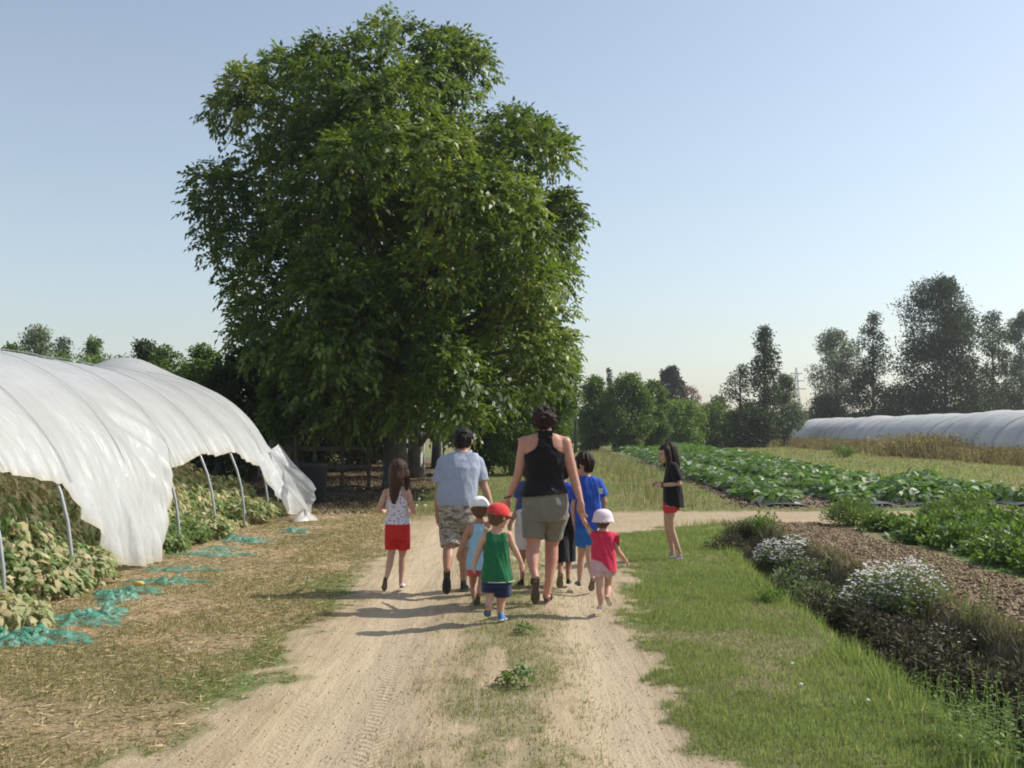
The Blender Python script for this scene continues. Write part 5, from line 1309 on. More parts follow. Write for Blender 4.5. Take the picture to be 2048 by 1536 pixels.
for (hx, hy, dd, r0) in ((1095, 1191, .05, 9.5), (1096, 1195, .13, 10)):
    mb = MB(); c = F.P(hx, hy, dd); mb.tube([c - F.loc + Vector((math.cos(q * .5236) * r0 * F.k * .9, 0, math.sin(q * .5236) * r0 * F.k * .62)) for q in range(13)], .0055, 6); mb.build('sandal_strap', M_strap, F.root, smooth=True)
c = F.P(1071, 1158, -.19); mb = MB(); mb.tube([c - F.loc + Vector((math.cos(q * .5236) * .034, math.sin(q * .5236) * .034, 0)) for q in range(13)], .006, 6); mb.build('sandal_strap', M_strap, F.root, smooth=True)
kx = F.P(1089, 900).x; k = F.k
def cut(x, y, z):
    py = 860 + (EYE - z) / k + 2; w = np.interp(py, [855, 864, 880, 893, 901, 908, 914], [17, 16.5, 14, 17, 25, 37, 60]) * k
    return (np.abs(x - F.P(1090, 900).x) > w) | (py < 862.5) | (py > 991 + (x - kx) / k * -.09)
garment(F, 'tank_top', cloth('black_cotton', (.014, .013, .015)), [('loft', [(1089, 998, 45, 34), (1089, 985, 44.5, 32)] + torso[3:-1] + [(1090, 858, 19, 13)])], .010, cut, .006, .07, 1.6, 3)
garment(F, 'knee_shorts', cloth('grey_green_cotton', (.215, .205, .165)), [('loft', [(1090, 1040, 42, 31)] + torso[1:3] + [(1089, 976, 40, 27)]), ('leg', [(1069, 1025, 0, 25), (1067, 1060, -.02, 20.5), (1066, 1077, -.03, 19)]), ('leg', [(1112, 1025, 0, 25), (1106, 1058, .07, 19.5), (1104, 1076, .1, 17.5)])], .010, None, .009, .08, 1.0, 5)
F.finish()
c = F.P(1017, 993, .08); mb = MB(); mb.tube([c - F.loc + Vector((math.cos(q * .5236) * .036, math.sin(q * .5236) * .036, math.cos(q * .5236) * .012)) for q in range(13)], .007, 6); mb.build('bracelet', simple('dark_bracelet', (.05, .05, .06), None, 9, .4), F.root, smooth=True)

# --- man in the polo shirt
F = Fig(9.4, (912, 1182), 'adult with dark hair in a pale grey-blue polo shirt and camouflage shorts, seen from behind', sk_t)
torso = [(914, 1040, 34, 28), (914, 1015, 35, 30), (914, 990, 35, 28), (916, 960, 37, 26, .02), (919, 935, 40, 25, .05), (922, 918, 38, 22, .08), (925, 906, 27, 18, .1)]
F.loft(F.body, torso)
arL = [(889, 925, .05, 11), (880, 958, .03, 9.5), (878, 985, .02, 8.2), (876, 1010, .05, 7.8), (875, 1030, .08, 5.2)]; arR = [(954, 925, .08, 11), (962, 952, .08, 9.5), (968, 972, .08, 8.5), (975, 990, .06, 7.5), (980, 1006, .03, 5.5)]
F.limb(F.body, arL); F.limb(F.body, arR)
F.hand((875, 1030, .08), (876, 1062, .12), 8, (.8, .3, 0), (0, 1, 0)); F.hand((980, 1006, .03), (975, 1034, -.05), 8, (-.5, .5, 0), (0, 1, 0))
F.limb(F.body, [(898, 1040, 0, 18), (899, 1080, -.06, 14), (897, 1100, -.10, 11), (896, 1116, -.16, 11), (894, 1138, -.24, 7)])
F.limb(F.body, [(930, 1040, 0, 18), (929, 1080, .12, 14), (928, 1098, .16, 10.5), (928, 1122, .12, 10.5), (927, 1150, .08, 7), (927, 1168, .06, 6.5)])
F.head(928, 882, 25, (.35, 1, -.15), .14, neck=(926, 908, .1, 11.5), hair='short', hm=h_black, mess=.014)
F.shoe((894, 1138, -.26), (893, 1188, -.14), 10, (0, -1, -.22), m_dkshoe, simple('dark_sole', (.085, .07, .065), (.05, .042, .04), 50, .8, .6, 90)); F.shoe((926, 1180, .0), (930, 1174, .26), 9.5, (0, 0, -1), m_dkshoe, None, low=1.3)
zb = zof(F, 1010)
polo = garment(F, 'polo_shirt', cloth('pale_grey_blue_pique', (.36, .40, .49), (.30, .34, .43)), [('loft', [(913, 1010, 36, 30), (913, 995, 37, 30)] + torso[3:]), ('sleeve', [(889, 925, .05, 12.5), (881, 955, .03, 13), (880, 964, .03, 13)]), ('sleeve', [(954, 926, .08, 12.5), (961, 950, .08, 12.5), (963, 962, .08, 12.5)])], .012, None, .008, .10, .7, 7)
mb = MB(); c = F.P(927, 903, .10) - F.loc; mb.tube([c + Vector((math.cos(q * .5236) * .072, math.sin(q * .5236) * .062, .012 * math.sin(q * .5236))) for q in range(13)], .014, 8); mb.build('collar', polo.data.materials[0], F.root, smooth=True)
def camo():
    m, t, out = new_mat('camouflage_cotton'); tc = t.nodes.new('ShaderNodeTexCoord'); p = N(t, 'ShaderNodeBsdfPrincipled'); p.inputs['Roughness'].default_value = .9
    mp = t.nodes.new('ShaderNodeMapping'); mp.inputs['Scale'].default_value = (1, 1, 1.9); t.links.new(tc.outputs['Object'], mp.inputs['Vector'])
    r = t.nodes.new('ShaderNodeValToRGB'); r.color_ramp.interpolation = 'CONSTANT'; e = r.color_ramp.elements; e[0].position = 0; e[0].color = c4((.13, .115, .10)); e[1].position = .42; e[1].color = c4((.30, .26, .21)); x = e.new(.52); x.color = c4((.42, .385, .33)); x = e.new(.62); x.color = c4((.20, .17, .14))
    t.links.new(noise_n(t, 13, 3, .5, mp.outputs[0], .8), r.inputs[0]); t.links.new(r.outputs[0], p.inputs['Base Color']); t.links.new(p.outputs[0], out.inputs[0]); return m
garment(F, 'shorts', camo(), [('loft', [(914, 1045, 32, 28)] + torso[1:2] + [(914, 998, 33, 27)]), ('leg', [(899, 1035, 0, 20), (900, 1070, -.04, 18), (901, 1092, -.08, 17)]), ('leg', [(930, 1035, 0, 19), (930, 1066, .08, 17), (929, 1088, .13, 16)])], .010, None, .009, .09, 1.0, 9)
F.finish()

# --- girl with red shorts
F = Fig(9.45, (793, 1178), 'long-haired child in a dotted white top and bright red shorts, left of the group', sk_l, .0055)
torso = [(795, 1075, 22, 17), (795, 1055, 23, 18), (795, 1030, 20, 14), (794, 1008, 20, 14), (794, 990, 22, 14), (793, 980, 19, 11), (794, 973, 11, 9)]
F.loft(F.body, torso)
F.limb(F.body, [(772, 984, 0, 6.5), (764, 1003, -.04, 5.8), (757, 1021, -.02, 5), (766, 1024, .12, 4.5), (772, 1022, .2, 3.5)]); F.limb(F.body, [(815, 984, 0, 6.5), (821, 1003, -.02, 5.8), (827, 1024, 0, 5), (820, 1025, .12, 4.5), (815, 1020, .2, 3.5)])
F.hand((772, 1022, .2), (784, 1018, .28), 5, (0, .3, 1), (0, 0, 1)); F.hand((815, 1020, .2), (806, 1014, .28), 5, (0, .3, 1), (0, 0, 1))
F.limb(F.body, [(785, 1070, 0, 12), (784, 1095, 0, 9), (782, 1112, -.02, 7), (779, 1130, -.06, 7), (773, 1155, -.12, 4.2)]); F.limb(F.body, [(806, 1070, 0, 12), (806, 1095, .03, 9), (805, 1112, .05, 7), (804, 1132, .04, 7), (802, 1160, .02, 4.2), (802, 1170, .02, 4)])
F.head(797, 947, 21, (.55, 1, .05), .02, neck=(794, 973, 0, 7), hair='long', hm=h_long, long=[[(797, 935, -.04, 18), (793, 955, -.07, 16), (790, 975, -.085, 12), (788, 993, -.09, 8.5), (787, 1003, -.09, 5)], [(812, 945, 0, 7), (815, 962, -.01, 6), (814, 978, -.03, 3)]])
F.shoe((771, 1156, -.14), (768, 1182, -.07), 6.2, (0, -1, -.3), m_greysh, None); F.shoe((802, 1176, -.02), (809, 1172, .16), 6, (0, 0, -1), cloth('pale_pink_shoe', (.72, .60, .55)), None, low=.8)
def dots():
    m, t, out = new_mat('dotted_white_cotton'); tc = t.nodes.new('ShaderNodeTexCoord'); p = N(t, 'ShaderNodeBsdfPrincipled'); p.inputs['Roughness'].default_value = .9
    v = t.nodes.new('ShaderNodeTexVoronoi'); v.inputs['Scale'].default_value = 38; t.links.new(tc.outputs['Object'], v.inputs['Vector'])
    t.links.new(ramp(t, v.outputs['Distance'], [(.30, (.36, .22, .30)), (.42, (.66, .63, .70))]), p.inputs['Base Color']); t.links.new(p.outputs[0], out.inputs[0]); return m
gx_ = F.P(794, 1000).x
def cut(x, y, z):
    py = 860 + (EYE - z) / F.k; w = np.interp(py, [975, 988, 998, 1006], [9, 12, 18, 40]) * F.k; return (np.abs(x - gx_) > w) | (py < 980) 
garment(F, 'top', dots(), [('loft', [(795, 1048, 24, 19), (795, 1040, 23, 17)] + torso[2:])], .008, cut, .005, .06, .8, 11)
garment(F, 'shorts', cloth('red_cotton', (.62, .035, .03), (.50, .025, .022)), [('loft', [(795, 1078, 23, 18)] + torso[1:2] + [(795, 1045, 22, 17)]), ('leg', [(784, 1070, 0, 12.5), (784, 1098, 0, 12)]), ('leg', [(806, 1070, 0, 12.5), (807, 1098, .02, 12)])], .009, None, .005, .07, .6, 13)
F.finish()

# --- boy in the green vest
F = Fig(7.85, (997, 1243), 'toddler in a red cap, dark green sleeveless shirt and navy shorts, nearest to the camera', sk_l, .005)
torso = [(994, 1165, 25, 21), (994, 1150, 26, 22), (994, 1125, 24, 19), (993, 1100, 23, 18), (993, 1080, 24, 17), (993, 1068, 21, 13), (994, 1061, 12, 10)]
F.loft(F.body, torso)
F.limb(F.body, [(970, 1072, 0, 7.5), (962, 1090, 0, 6.8), (956, 1105, 0, 6), (951, 1120, .02, 5.4), (948, 1131, .03, 4.2)]); F.limb(F.body, [(1017, 1070, 0, 7.5), (1025, 1090, 0, 6.8), (1032, 1103, 0, 6), (1038, 1116, 0, 5.4), (1043, 1127, 0, 4.2)])
F.hand((948, 1131, .03), (946, 1150, .05), 6, (.6, .4, 0), (0, 1, 0)); F.hand((1043, 1127, 0), (1049, 1145, 0), 6, (-.5, .4, 0), (0, 1, 0))
F.limb(F.body, [(981, 1165, 0, 13), (980, 1188, 0, 9.5), (979, 1200, -.02, 8.5), (977, 1216, -.05, 6.5)]); F.limb(F.body, [(1006, 1165, 0, 13), (1003, 1188, .02, 10), (1002, 1203, .03, 9), (1001, 1222, .02, 7), (1001, 1232, .02, 6.5)])
F.head(998, 1033, 24, (.85, .75, -.05), 0, neck=(993, 1058, 0, 8.5), hair='short', hm=h_fair, hat=True)
m_bs = cloth('bright_blue_shoe', (.07, .22, .52)); m_pale = simple('pale_sole', (.62, .62, .58), (.5, .5, .46), 20, .7)
F.shoe((977, 1214, -.07), (974, 1233, -.0), 8, (0, -1, -.45), m_bs, None, low=1.3); F.shoe((999, 1241, -.02), (1010, 1238, .11), 8, (0, 0, -1), m_bs, m_pale, low=1.5)
gx2 = F.P(993, 1100).x
def cut(x, y, z):
    py = 860 + (EYE - z) / F.k; w = np.interp(py, [1060, 1066, 1075, 1085, 1095], [22, 20.5, 21, 23, 60]) * F.k; d = np.abs(x - gx2)
    return (d > w) | (py < 1061 + np.clip(11 - d / F.k, 0, 3) * 1.4)
garment(F, 'sleeveless_shirt', cloth('dark_green_jersey', (.022, .17, .07), (.014, .11, .045)), [('loft', [(995, 1163, 29, 24), (994, 1145, 28, 23)] + torso[2:])], .009, cut, .006, .08, .5, 15)
mb = MB(); c = F.P(995, 1161) - F.loc; mb.tube([c + Vector((math.cos(q * .2618) * (29.4 * F.k + .014), math.sin(q * .2618) * (24.4 * F.k + .014), .0)) for q in range(25)], .004, 6); mb.build('hem_stripe', simple('pale_stripe', (.55, .62, .5), None, 9, .9), F.root, smooth=True)
garment(F, 'shorts', cloth('navy_cotton', (.025, .035, .10), (.018, .024, .07)), [('loft', [(994, 1172, 25, 21), (994, 1152, 25, 21)]), ('leg', [(980, 1165, 0, 14), (980, 1184, 0, 14)]), ('leg', [(1005, 1165, 0, 15), (1006, 1191, .02, 15)])], .009, None, .005, .07, .7, 17)
def cap(F, mat, visor=True, n='cap', back=False, puff=1.0):
    c, r, f, u, sd = F.hc, F.hr, F.hf, F.hu, F.hs; mb = MB(); rot = -f * .10
    n1, n2 = 22, 12; vs = []; tilt = (u + f * .12).normalized(); ff = (f - tilt * f.dot(tilt)).normalized()
    for j in range(n2):
        ph = math.pi / 2 * (j / (n2 - 1)) - .18
        for i in range(n1):
            a = 2 * math.pi * i / n1; g = 1 + .03 * abs(math.sin(a * 3)) - .02 * math.sin(a * 2 + j * .6)
            vs.append(c + u * r * .24 - f * r * .10 + (sd * math.sin(a) * .88 + ff * math.cos(a) * 1.04) * r * math.cos(ph) * g + tilt * r * .92 * puff * math.sin(ph) - F.loc)
    fs = [(j * n1 + i, j * n1 + (i + 1) % n1, (j + 1) * n1 + (i + 1) % n1, (j + 1) * n1 + i) for j in range(n2 - 1) for i in range(n1)]; mb.add(vs, fs)
    o = mb.build(n, mat, F.root, smooth=True); sm = o.modifiers.new('thick', 'SOLIDIFY'); sm.thickness = .004; sm.offset = 1
    if visor:
        vv = []; fd = -ff if back else ff
        for lay in (0, .006):
            for j in range(6):
                for i in range(13):
                    a = -1.15 + 2.3 * i / 12; q = j / 5; e = r * (.88 + .52 * q * math.cos(a * .75))
                    vv.append(c + u * r * .24 - f * r * .10 + sd * math.sin(a) * r * (.88 + .08 * q) + fd * (math.cos(a) * .2 + .8) * e * .95 + tilt * (-.14 * r - .16 * r * q - .10 * r * abs(a) * .5 + lay) - F.loc)
        K = 78; f2 = []
        for lay in (0, 1):
            for j in range(5):
                for i in range(12): a = lay * K + j * 13 + i; f2.append((a, a + 1, a + 14, a + 13) if lay else (a + 13, a + 14, a + 1, a))
        for i in range(12): a = 65 + i; f2.append((a, a + 1, a + 1 + K, a + K))
        q = MB(); q.add(vv, f2); q.build('visor', mat, o if False else F.root, smooth=True)
    st = MB(); st.tube([c + u * r * .24 - f * r * .10 + (sd * math.sin(q * .2) * .90 - ff * math.cos(q * .2) * 1.07) * r - tilt * r * .12 - F.loc for q in range(-4, 5)], r * .055, 6); st.build('cap_strap', m_olive, F.root, smooth=True)
    bt = MB(); ellipsoid(bt, c + u * r * .24 - f * r * .10 + tilt * r * .93 * puff - F.loc, sd * r * .06, ff * r * .06, tilt * r * .04, 8, 5); bt.build('button', mat, F.root, smooth=True)
    return o
cap(F, cloth('red_cap_cotton', (.66, .06, .055), (.55, .04, .04), 10))
F.finish()

# --- toddler in pink
F = Fig(8.3, (1207, 1220), 'toddler in a whitish sun hat, crimson pink top and pale pink shorts', sk_l, .0048)
torso = [(1206, 1138, 20, 17), (1206, 1122, 21, 18), (1206, 1105, 20, 17), (1207, 1085, 20, 15), (1207, 1073, 20, 13), (1206, 1065, 17, 10), (1207, 1060, 9, 8)]
F.loft(F.body, torso)
F.limb(F.body, [(1187, 1070, 0, 6.2), (1180, 1062, .0, 5.6), (1175, 1052, 0, 5), (1170, 1045, -.06, 4.6), (1167, 1040, -.10, 3.6)]); F.limb(F.body, [(1226, 1074, 0, 6.2), (1231, 1090, 0, 5.4), (1237, 1103, .02, 5), (1245, 1113, .05, 4.6), (1250, 1120, .07, 3.5)])
F.hand((1167, 1040, -.10), (1160, 1024, -.14), 5, (0, -.5, .3), (1, 0, 0)); F.hand((1250, 1120, .07), (1259, 1131, .1), 5, (-.4, 0, -.5), (0, 1, 0))
F.limb(F.body, [(1198, 1138, 0, 10.5), (1198, 1158, 0, 8.5), (1199, 1172, -.02, 7.5), (1200, 1188, -.03, 7), (1201, 1206, -.03, 4.8)]); F.limb(F.body, [(1217, 1138, 0, 10.5), (1217, 1158, .04, 8), (1216, 1172, .05, 7), (1215, 1186, .0, 6.5), (1214, 1197, -.04, 4.6)])
F.head(1206, 1040, 20, (.15, 1, .0), 0, neck=(1207, 1060, 0, 7), hair='short', hm=h_fair, hat=True)
m_ps = cloth('pale_shoe', (.74, .62, .58)); F.shoe((1201, 1219, -.03), (1197, 1217, .09), 6.6, (0, 0, -1), m_ps, m_pale, low=1.3); F.shoe((1214, 1194, -.06), (1221, 1212, .0), 6, (.1, -1, -.35), cloth('cream_shoe', (.74, .68, .5)), simple('yellowish_sole', (.5, .44, .26), (.4, .34, .2), 20, .8))
def cutp(x, y, z):
    py = 860 + (EYE - z) / F.k; px = 1024 + x / (F.k); hem = np.interp(px, [1183, 1200, 1215, 1230], [1116, 1120, 1136, 1143]); return (py > hem) | (py < 1060)
garment(F, 'pink_top', cloth('crimson_pink_cotton', (.68, .045, .10), (.55, .03, .075)), [('loft', [(1207, 1150, 25, 21), (1207, 1125, 23.5, 20), (1206, 1100, 22, 18)] + torso[3:]), ('sleeve', [(1188, 1069, 0, 7.5), (1183, 1064, 0, 7.5)]), ('sleeve', [(1225, 1073, 0, 7.5), (1230, 1076, 0, 7.5)])], .007, cutp, .006, .06, .6, 19)
# frilled sleeve
mb = MB(); c = F.P(1228, 1077) - F.loc; vs = []
for j in range(5):
    for i in range(20):
        a = 2 * math.pi * i / 20; rr = .032 + j * .006 + .007 * math.sin(a * 6) * j / 4; vs.append(c + Vector((.0 + j * .010, math.cos(a) * rr, math.sin(a) * rr * .9 - j * .002)))
mb.add(vs, [(j * 20 + i, j * 20 + (i + 1) % 20, (j + 1) * 20 + (i + 1) % 20, (j + 1) * 20 + i) for j in range(4) for i in range(20)]); mb.build('frill', bpy.data.materials['crimson_pink_cotton'], F.root, smooth=True)
garment(F, 'shorts', cloth('pale_pink_cotton', (.66, .44, .50), (.58, .37, .43)), [('loft', [(1206, 1140, 21, 18), (1206, 1122, 21, 18), (1206, 1112, 20, 16)]), ('leg', [(1197, 1136, 0, 12.5), (1197, 1152, 0, 12.5)]), ('leg', [(1217, 1136, 0, 11.5), (1218, 1148, .02, 11.5)])], .008, None, .006, .05, .6, 21)
def sunhat(F, mat):
    c, r = F.hc, F.hr; mb = MB(); n1, n2 = 48, 15; vs = []
    for j in range(n2):
        q = j / (n2 - 1)
        for i in range(n1):
            a = 2 * math.pi * i / n1
            if q < .78: ph = math.pi / 2 * (1 - q / .78) ; R = .98 * math.cos(ph) ** .8; z = .30 + .80 * math.sin(ph)
            else: e = (q - .78) / .22; R = .98 + .16 * e + .02 * e * math.sin(a * 14); z = .30 - .46 * e + .03 * e * math.sin(a * 14)
            vs.append(c + Vector((math.cos(a) * R * r, math.sin(a) * R * r * 1.08, z * r)) - F.loc)
    mb.add(vs, [(j * n1 + i, (j + 1) * n1 + i, (j + 1) * n1 + (i + 1) % n1, j * n1 + (i + 1) % n1) for j in range(n2 - 1) for i in range(n1)])
    o = mb.build('sun_hat', mat, F.root, smooth=True); sm = o.modifiers.new('thick', 'SOLIDIFY'); sm.thickness = .004
sunhat(F, cloth('pinkish_white_cotton', (.78, .66, .68), (.70, .56, .60), 22))
F.finish()

# --- child with the white cap
F = Fig(8.75, (952, 1200), 'small child in a white cap, light blue vest and faded red shorts', sk_t, .005)
torso = [(957, 1138, 20, 17), (957, 1122, 21, 17), (957, 1100, 19, 15), (957, 1078, 19, 14), (957, 1060, 20, 14), (958, 1048, 17, 11), (959, 1042, 9, 8)]
F.loft(F.body, torso)
F.limb(F.body, [(940, 1053, 0, 6.5), (932, 1070, -.03, 6), (926, 1085, -.04, 5.4), (921, 1098, -.02, 5), (917, 1108, 0, 4)]); F.limb(F.body, [(976, 1050, 0, 6.5), (981, 1043, .06, 5.6), (984, 1034, .12, 5), (980, 1024, .25, 4.6), (976, 1016, .35, 4)])
F.hand((917, 1108, 0), (914, 1124, .03), 5.2, (.5, .5, 0), (0, 1, 0)); F.hand((976, 1016, .35), (976, 1002, .42), 5, (-.3, .5, 0), (1, 0, 0))
F.limb(F.body, [(947, 1138, 0, 10), (946, 1155, .04, 8), (946, 1168, .05, 7), (947, 1182, .0, 6.5), (949, 1198, -.03, 4.5), (950, 1206, -.03, 4.5)]); F.limb(F.body, [(967, 1138, 0, 10), (965, 1155, -.04, 8), (963, 1168, -.08, 7.5), (960, 1180, -.14, 6), (958, 1190, -.18, 4.5)])
F.head(959, 1018, 22, (-.05, 1, -.05), 0, neck=(959, 1043, 0, 7.5), hair='short', hm=h_fair, hat=True)
F.shoe((957, 1190, -.20), (953, 1213, -.10), 7, (0, -1, -.3), m_olive, None, low=1.2); F.shoe((950, 1212, -.06), (945, 1208, .07), 6.8, (0, 0, -1), m_greysh, None, low=1.2)
gx3 = F.P(958, 1060).x
def cut(x, y, z):
    py = 860 + (EYE - z) / F.k; w = np.interp(py, [1040, 1052, 1066, 1076, 1084], [13, 10, 12, 19, 50]) * F.k; return (np.abs(x - gx3) > w) | (py < 1045)
garment(F, 'vest', cloth('light_blue_cotton', (.34, .56, .70), (.28, .48, .62)), [('loft', [(957, 1138, 22, 19), (957, 1122, 22, 18)] + torso[2:])], .008, cut, .005, .06, .6, 23)
garment(F, 'shorts', cloth('faded_red_cotton', (.58, .10, .12)), [('loft', [(957, 1142, 20, 17), (957, 1130, 20, 17)]), ('leg', [(947, 1138, 0, 11), (947, 1152, 0, 11)]), ('leg', [(967, 1138, 0, 11), (967, 1150, 0, 11)])], .008, None, .004, .06, .6, 25)
cap(F, cloth('white_cap_cotton', (.88, .87, .84), (.80, .79, .76)), True, 'cap', False, 1.02)
F.finish()

# --- boy in blue shirt
F = Fig(9.5, (1175, 1178), 'child with short dark hair looking left, in a loose blue T-shirt and blue shorts', sk_l, .0055)
torso = [(1172, 1070, 20, 16), (1172, 1050, 20, 16), (1173, 1020, 19, 14), (1175, 990, 21, 14), (1176, 968, 22, 14), (1175, 958, 18, 11), (1172, 951, 9, 8)]
F.loft(F.body, torso)
F.limb(F.body, [(1156, 966, 0, 7), (1150, 992, .02, 6.2), (1146, 1018, .03, 5.4), (1149, 1040, .03, 5.2), (1152, 1058, .03, 3.9)]); F.limb(F.body, [(1195, 966, 0, 7), (1204, 985, .02, 6.3), (1209, 1003, .03, 5.5), (1206, 1020, .10, 5), (1202, 1034, .16, 3.9)])
F.hand((1152, 1058, .03), (1155, 1082, .03), 6, (.6, .3, 0), (0, 1, 0)); F.hand((1202, 1034, .16), (1198, 1052, .22), 6, (-.6, .3, 0), (0, 1, 0))
F.limb(F.body, [(1165, 1070, 0, 11.5), (1164, 1095, .05, 9), (1163, 1112, .07, 7.2), (1161, 1135, .05, 7), (1159, 1160, .04, 4.3)]); F.limb(F.body, [(1181, 1070, 0, 11.5), (1179, 1092, -.02, 9), (1178, 1108, -.04, 7.4), (1181, 1130, -.09, 7), (1186, 1158, -.16, 4.3)])
F.head(1166, 929, 22.5, (-1, .38, -.12), 0, neck=(1171, 951, 0, 7.5), hair='short', hm=h_dark, mess=.012)
F.shoe((1186, 1158, -.18), (1182, 1182, -.08), 7, (0, -1, -.3), m_greysh, None); F.shoe((1159, 1172, .0), (1153, 1167, .18), 6.6, (0, 0, -1), m_greysh, None, low=1.2)
garment(F, 'blue_shirt', cloth('blue_jersey', (.035, .10, .48), (.025, .07, .36)), [('loft', [(1177, 1056, 25, 19), (1177, 1035, 24, 18), (1177, 1010, 23, 17), (1176, 985, 23, 16)] + torso[4:]), ('sleeve', [(1157, 966, 0, 9), (1150, 990, .02, 10.5), (1149, 999, .02, 10.5)]), ('sleeve', [(1195, 966, 0, 9), (1202, 982, .02, 10), (1206, 993, .02, 10)])], .009, None, .013, .10, .28, 27)
garment(F, 'shorts', cloth('bright_blue_cotton', (.03, .17, .55), (.022, .12, .42)), [('loft', [(1172, 1072, 20, 16), (1172, 1050, 20, 16)]), ('leg', [(1165, 1068, 0, 13), (1165, 1090, .03, 12.5)]), ('leg', [(1181, 1068, 0, 12.5), (1180, 1089, 0, 12)])], .009, None, .006, .07, .6, 29)
mb = MB(); c = F.P(1201, 982, -.06) - F.loc; mb.box(c, (.045, .004, .05)); mb.build('sleeve_print', simple('white_print', (.75, .8, .8), (.1, .25, .3), 90, .8), F.root)
F.finish()

# --- child with black three-quarter trousers, half hidden
F = Fig(9.75, (1128, 1168), 'child in black three-quarter trousers and blue shirt, half hidden behind the adult in black', sk_t, .0055)
torso = [(1128, 1045, 19, 16), (1128, 1028, 19, 15), (1127, 1005, 18, 13), (1126, 985, 19, 13), (1126, 972, 18, 11), (1125, 964, 9, 8)]
F.loft(F.body, torso)
F.limb(F.body, [(1108, 975, 0, 6.5), (1104, 1000, .0, 5.6), (1104, 1022, .06, 5), (1108, 1040, .12, 3.8)]); F.limb(F.body, [(1143, 976, 0, 6.8), (1148, 998, -.02, 6), (1147, 1015, -.02, 5.4), (1140, 1026, .06, 5), (1134, 1030, .12, 3.8)])
F.hand((1108, 1040, .12), (1110, 1058, .15), 5.4, (.6, .3, 0), (0, 1, 0)); F.hand((1134, 1030, .12), (1122, 1034, .18), 5.4, (0, .5, .4), (0, 0, 1))
F.limb(F.body, [(1120, 1045, 0, 11), (1120, 1090, -.03, 8.5), (1121, 1120, -.06, 7), (1121, 1148, -.14, 4.5)]); F.limb(F.body, [(1139, 1045, 0, 11), (1138, 1090, .06, 8.5), (1137, 1118, .07, 7), (1136, 1155, .03, 4.5)])
F.head(1125, 942, 21, (-.2, 1, 0), 0, neck=(1125, 964, 0, 7), hair='short', hm=h_dark)
F.shoe((1121, 1146, -.16), (1119, 1176, -.06), 8, (0, -1, -.3), m_olive, simple('olive_sole', (.19, .165, .09), (.13, .11, .06), 40, .85)); F.shoe((1136, 1168, .0), (1139, 1164, .17), 6.6, (0, 0, -1), m_dkshoe, None, low=1.1)
garment(F, 'blue_shirt', cloth('deep_blue_jersey', (.04, .06, .38)), [('loft', [(1128, 1026, 21, 17)] + torso[2:]), ('sleeve', [(1109, 976, 0, 8.5), (1106, 996, 0, 9)]), ('sleeve', [(1143, 977, 0, 8.5), (1148, 996, -.02, 9)])], .008, None, .008, .09, .4, 31)
garment(F, 'trousers', cloth('black_trouser_cotton', (.02, .02, .024)), [('loft', [(1128, 1048, 20, 17), (1128, 1022, 20, 16)]), ('leg', [(1121, 1045, 0, 13.5), (1123, 1090, -.03, 13), (1124, 1124, -.05, 13)]), ('leg', [(1139, 1045, 0, 13), (1139, 1090, .05, 12), (1138, 1122, .06, 12)])], .009, None, .008, .09, .5, 33)
F.finish()

# --- child hidden behind the woman, white shorts
F = Fig(9.7, (1052, 1168), 'child in a blue shirt and long white shorts, almost hidden behind the adult in black', sk_t, .0055)
torso = [(1054, 1045, 19, 16), (1054, 1025, 19, 15), (1055, 1002, 18, 13), (1055, 982, 19, 13), (1055, 970, 17, 11), (1056, 962, 9, 8)]
F.loft(F.body, torso)
F.limb(F.body, [(1039, 975, 0, 6.5), (1036, 1000, .0, 5.6), (1033, 1022, .0, 5.2), (1026, 1036, -.03, 5), (1021, 1046, -.05, 4)]); F.limb(F.body, [(1072, 974, 0, 6.5), (1074, 1000, .0, 5.6), (1074, 1022, .04, 5), (1073, 1040, .1, 3.8)])
F.hand((1021, 1046, -.05), (1016, 1062, -.06), 6, (.4, .4, 0), (0, 1, 0)); F.hand((1073, 1040, .1), (1072, 1058, .13), 5.4, (-.6, .3, 0), (0, 1, 0))
F.limb(F.body, [(1045, 1045, 0, 11), (1045, 1090, .04, 8.5), (1045, 1115, .06, 7), (1045, 1155, .03, 4.6)]); F.limb(F.body, [(1064, 1045, 0, 11), (1064, 1090, -.03, 8.5), (1065, 1115, -.05, 7), (1067, 1150, -.12, 4.4)])
F.head(1057, 940, 21, (.1, 1, 0), 0, neck=(1056, 962, 0, 7), hair='short', hm=h_dark)
F.shoe((1045, 1170, .0), (1038, 1166, .18), 7, (0, 0, -1), m_dkshoe, None, low=1.1); F.shoe((1067, 1148, -.14), (1067, 1172, -.05), 6.5, (0, -1, -.3), m_dkshoe, None)
garment(F, 'blue_shirt', cloth('navy_blue_jersey', (.06, .085, .22)), [('loft', [(1054, 1020, 21, 17)] + torso[2:]), ('sleeve', [(1040, 976, 0, 8.5), (1037, 996, 0, 9)]), ('sleeve', [(1071, 976, 0, 8.5), (1073, 996, 0, 9)])], .008, None, .007, .09, .4, 35)
garment(F, 'long_shorts', cloth('white_short_cotton', (.66, .64, .68)), [('loft', [(1054, 1048, 20, 17), (1054, 1018, 20, 16)]), ('leg', [(1045, 1045, 0, 13), (1044, 1096, .04, 13)]), ('leg', [(1064, 1045, 0, 13), (1065, 1094, -.02, 13)])], .009, None, .007, .09, .5, 37)
F.finish()

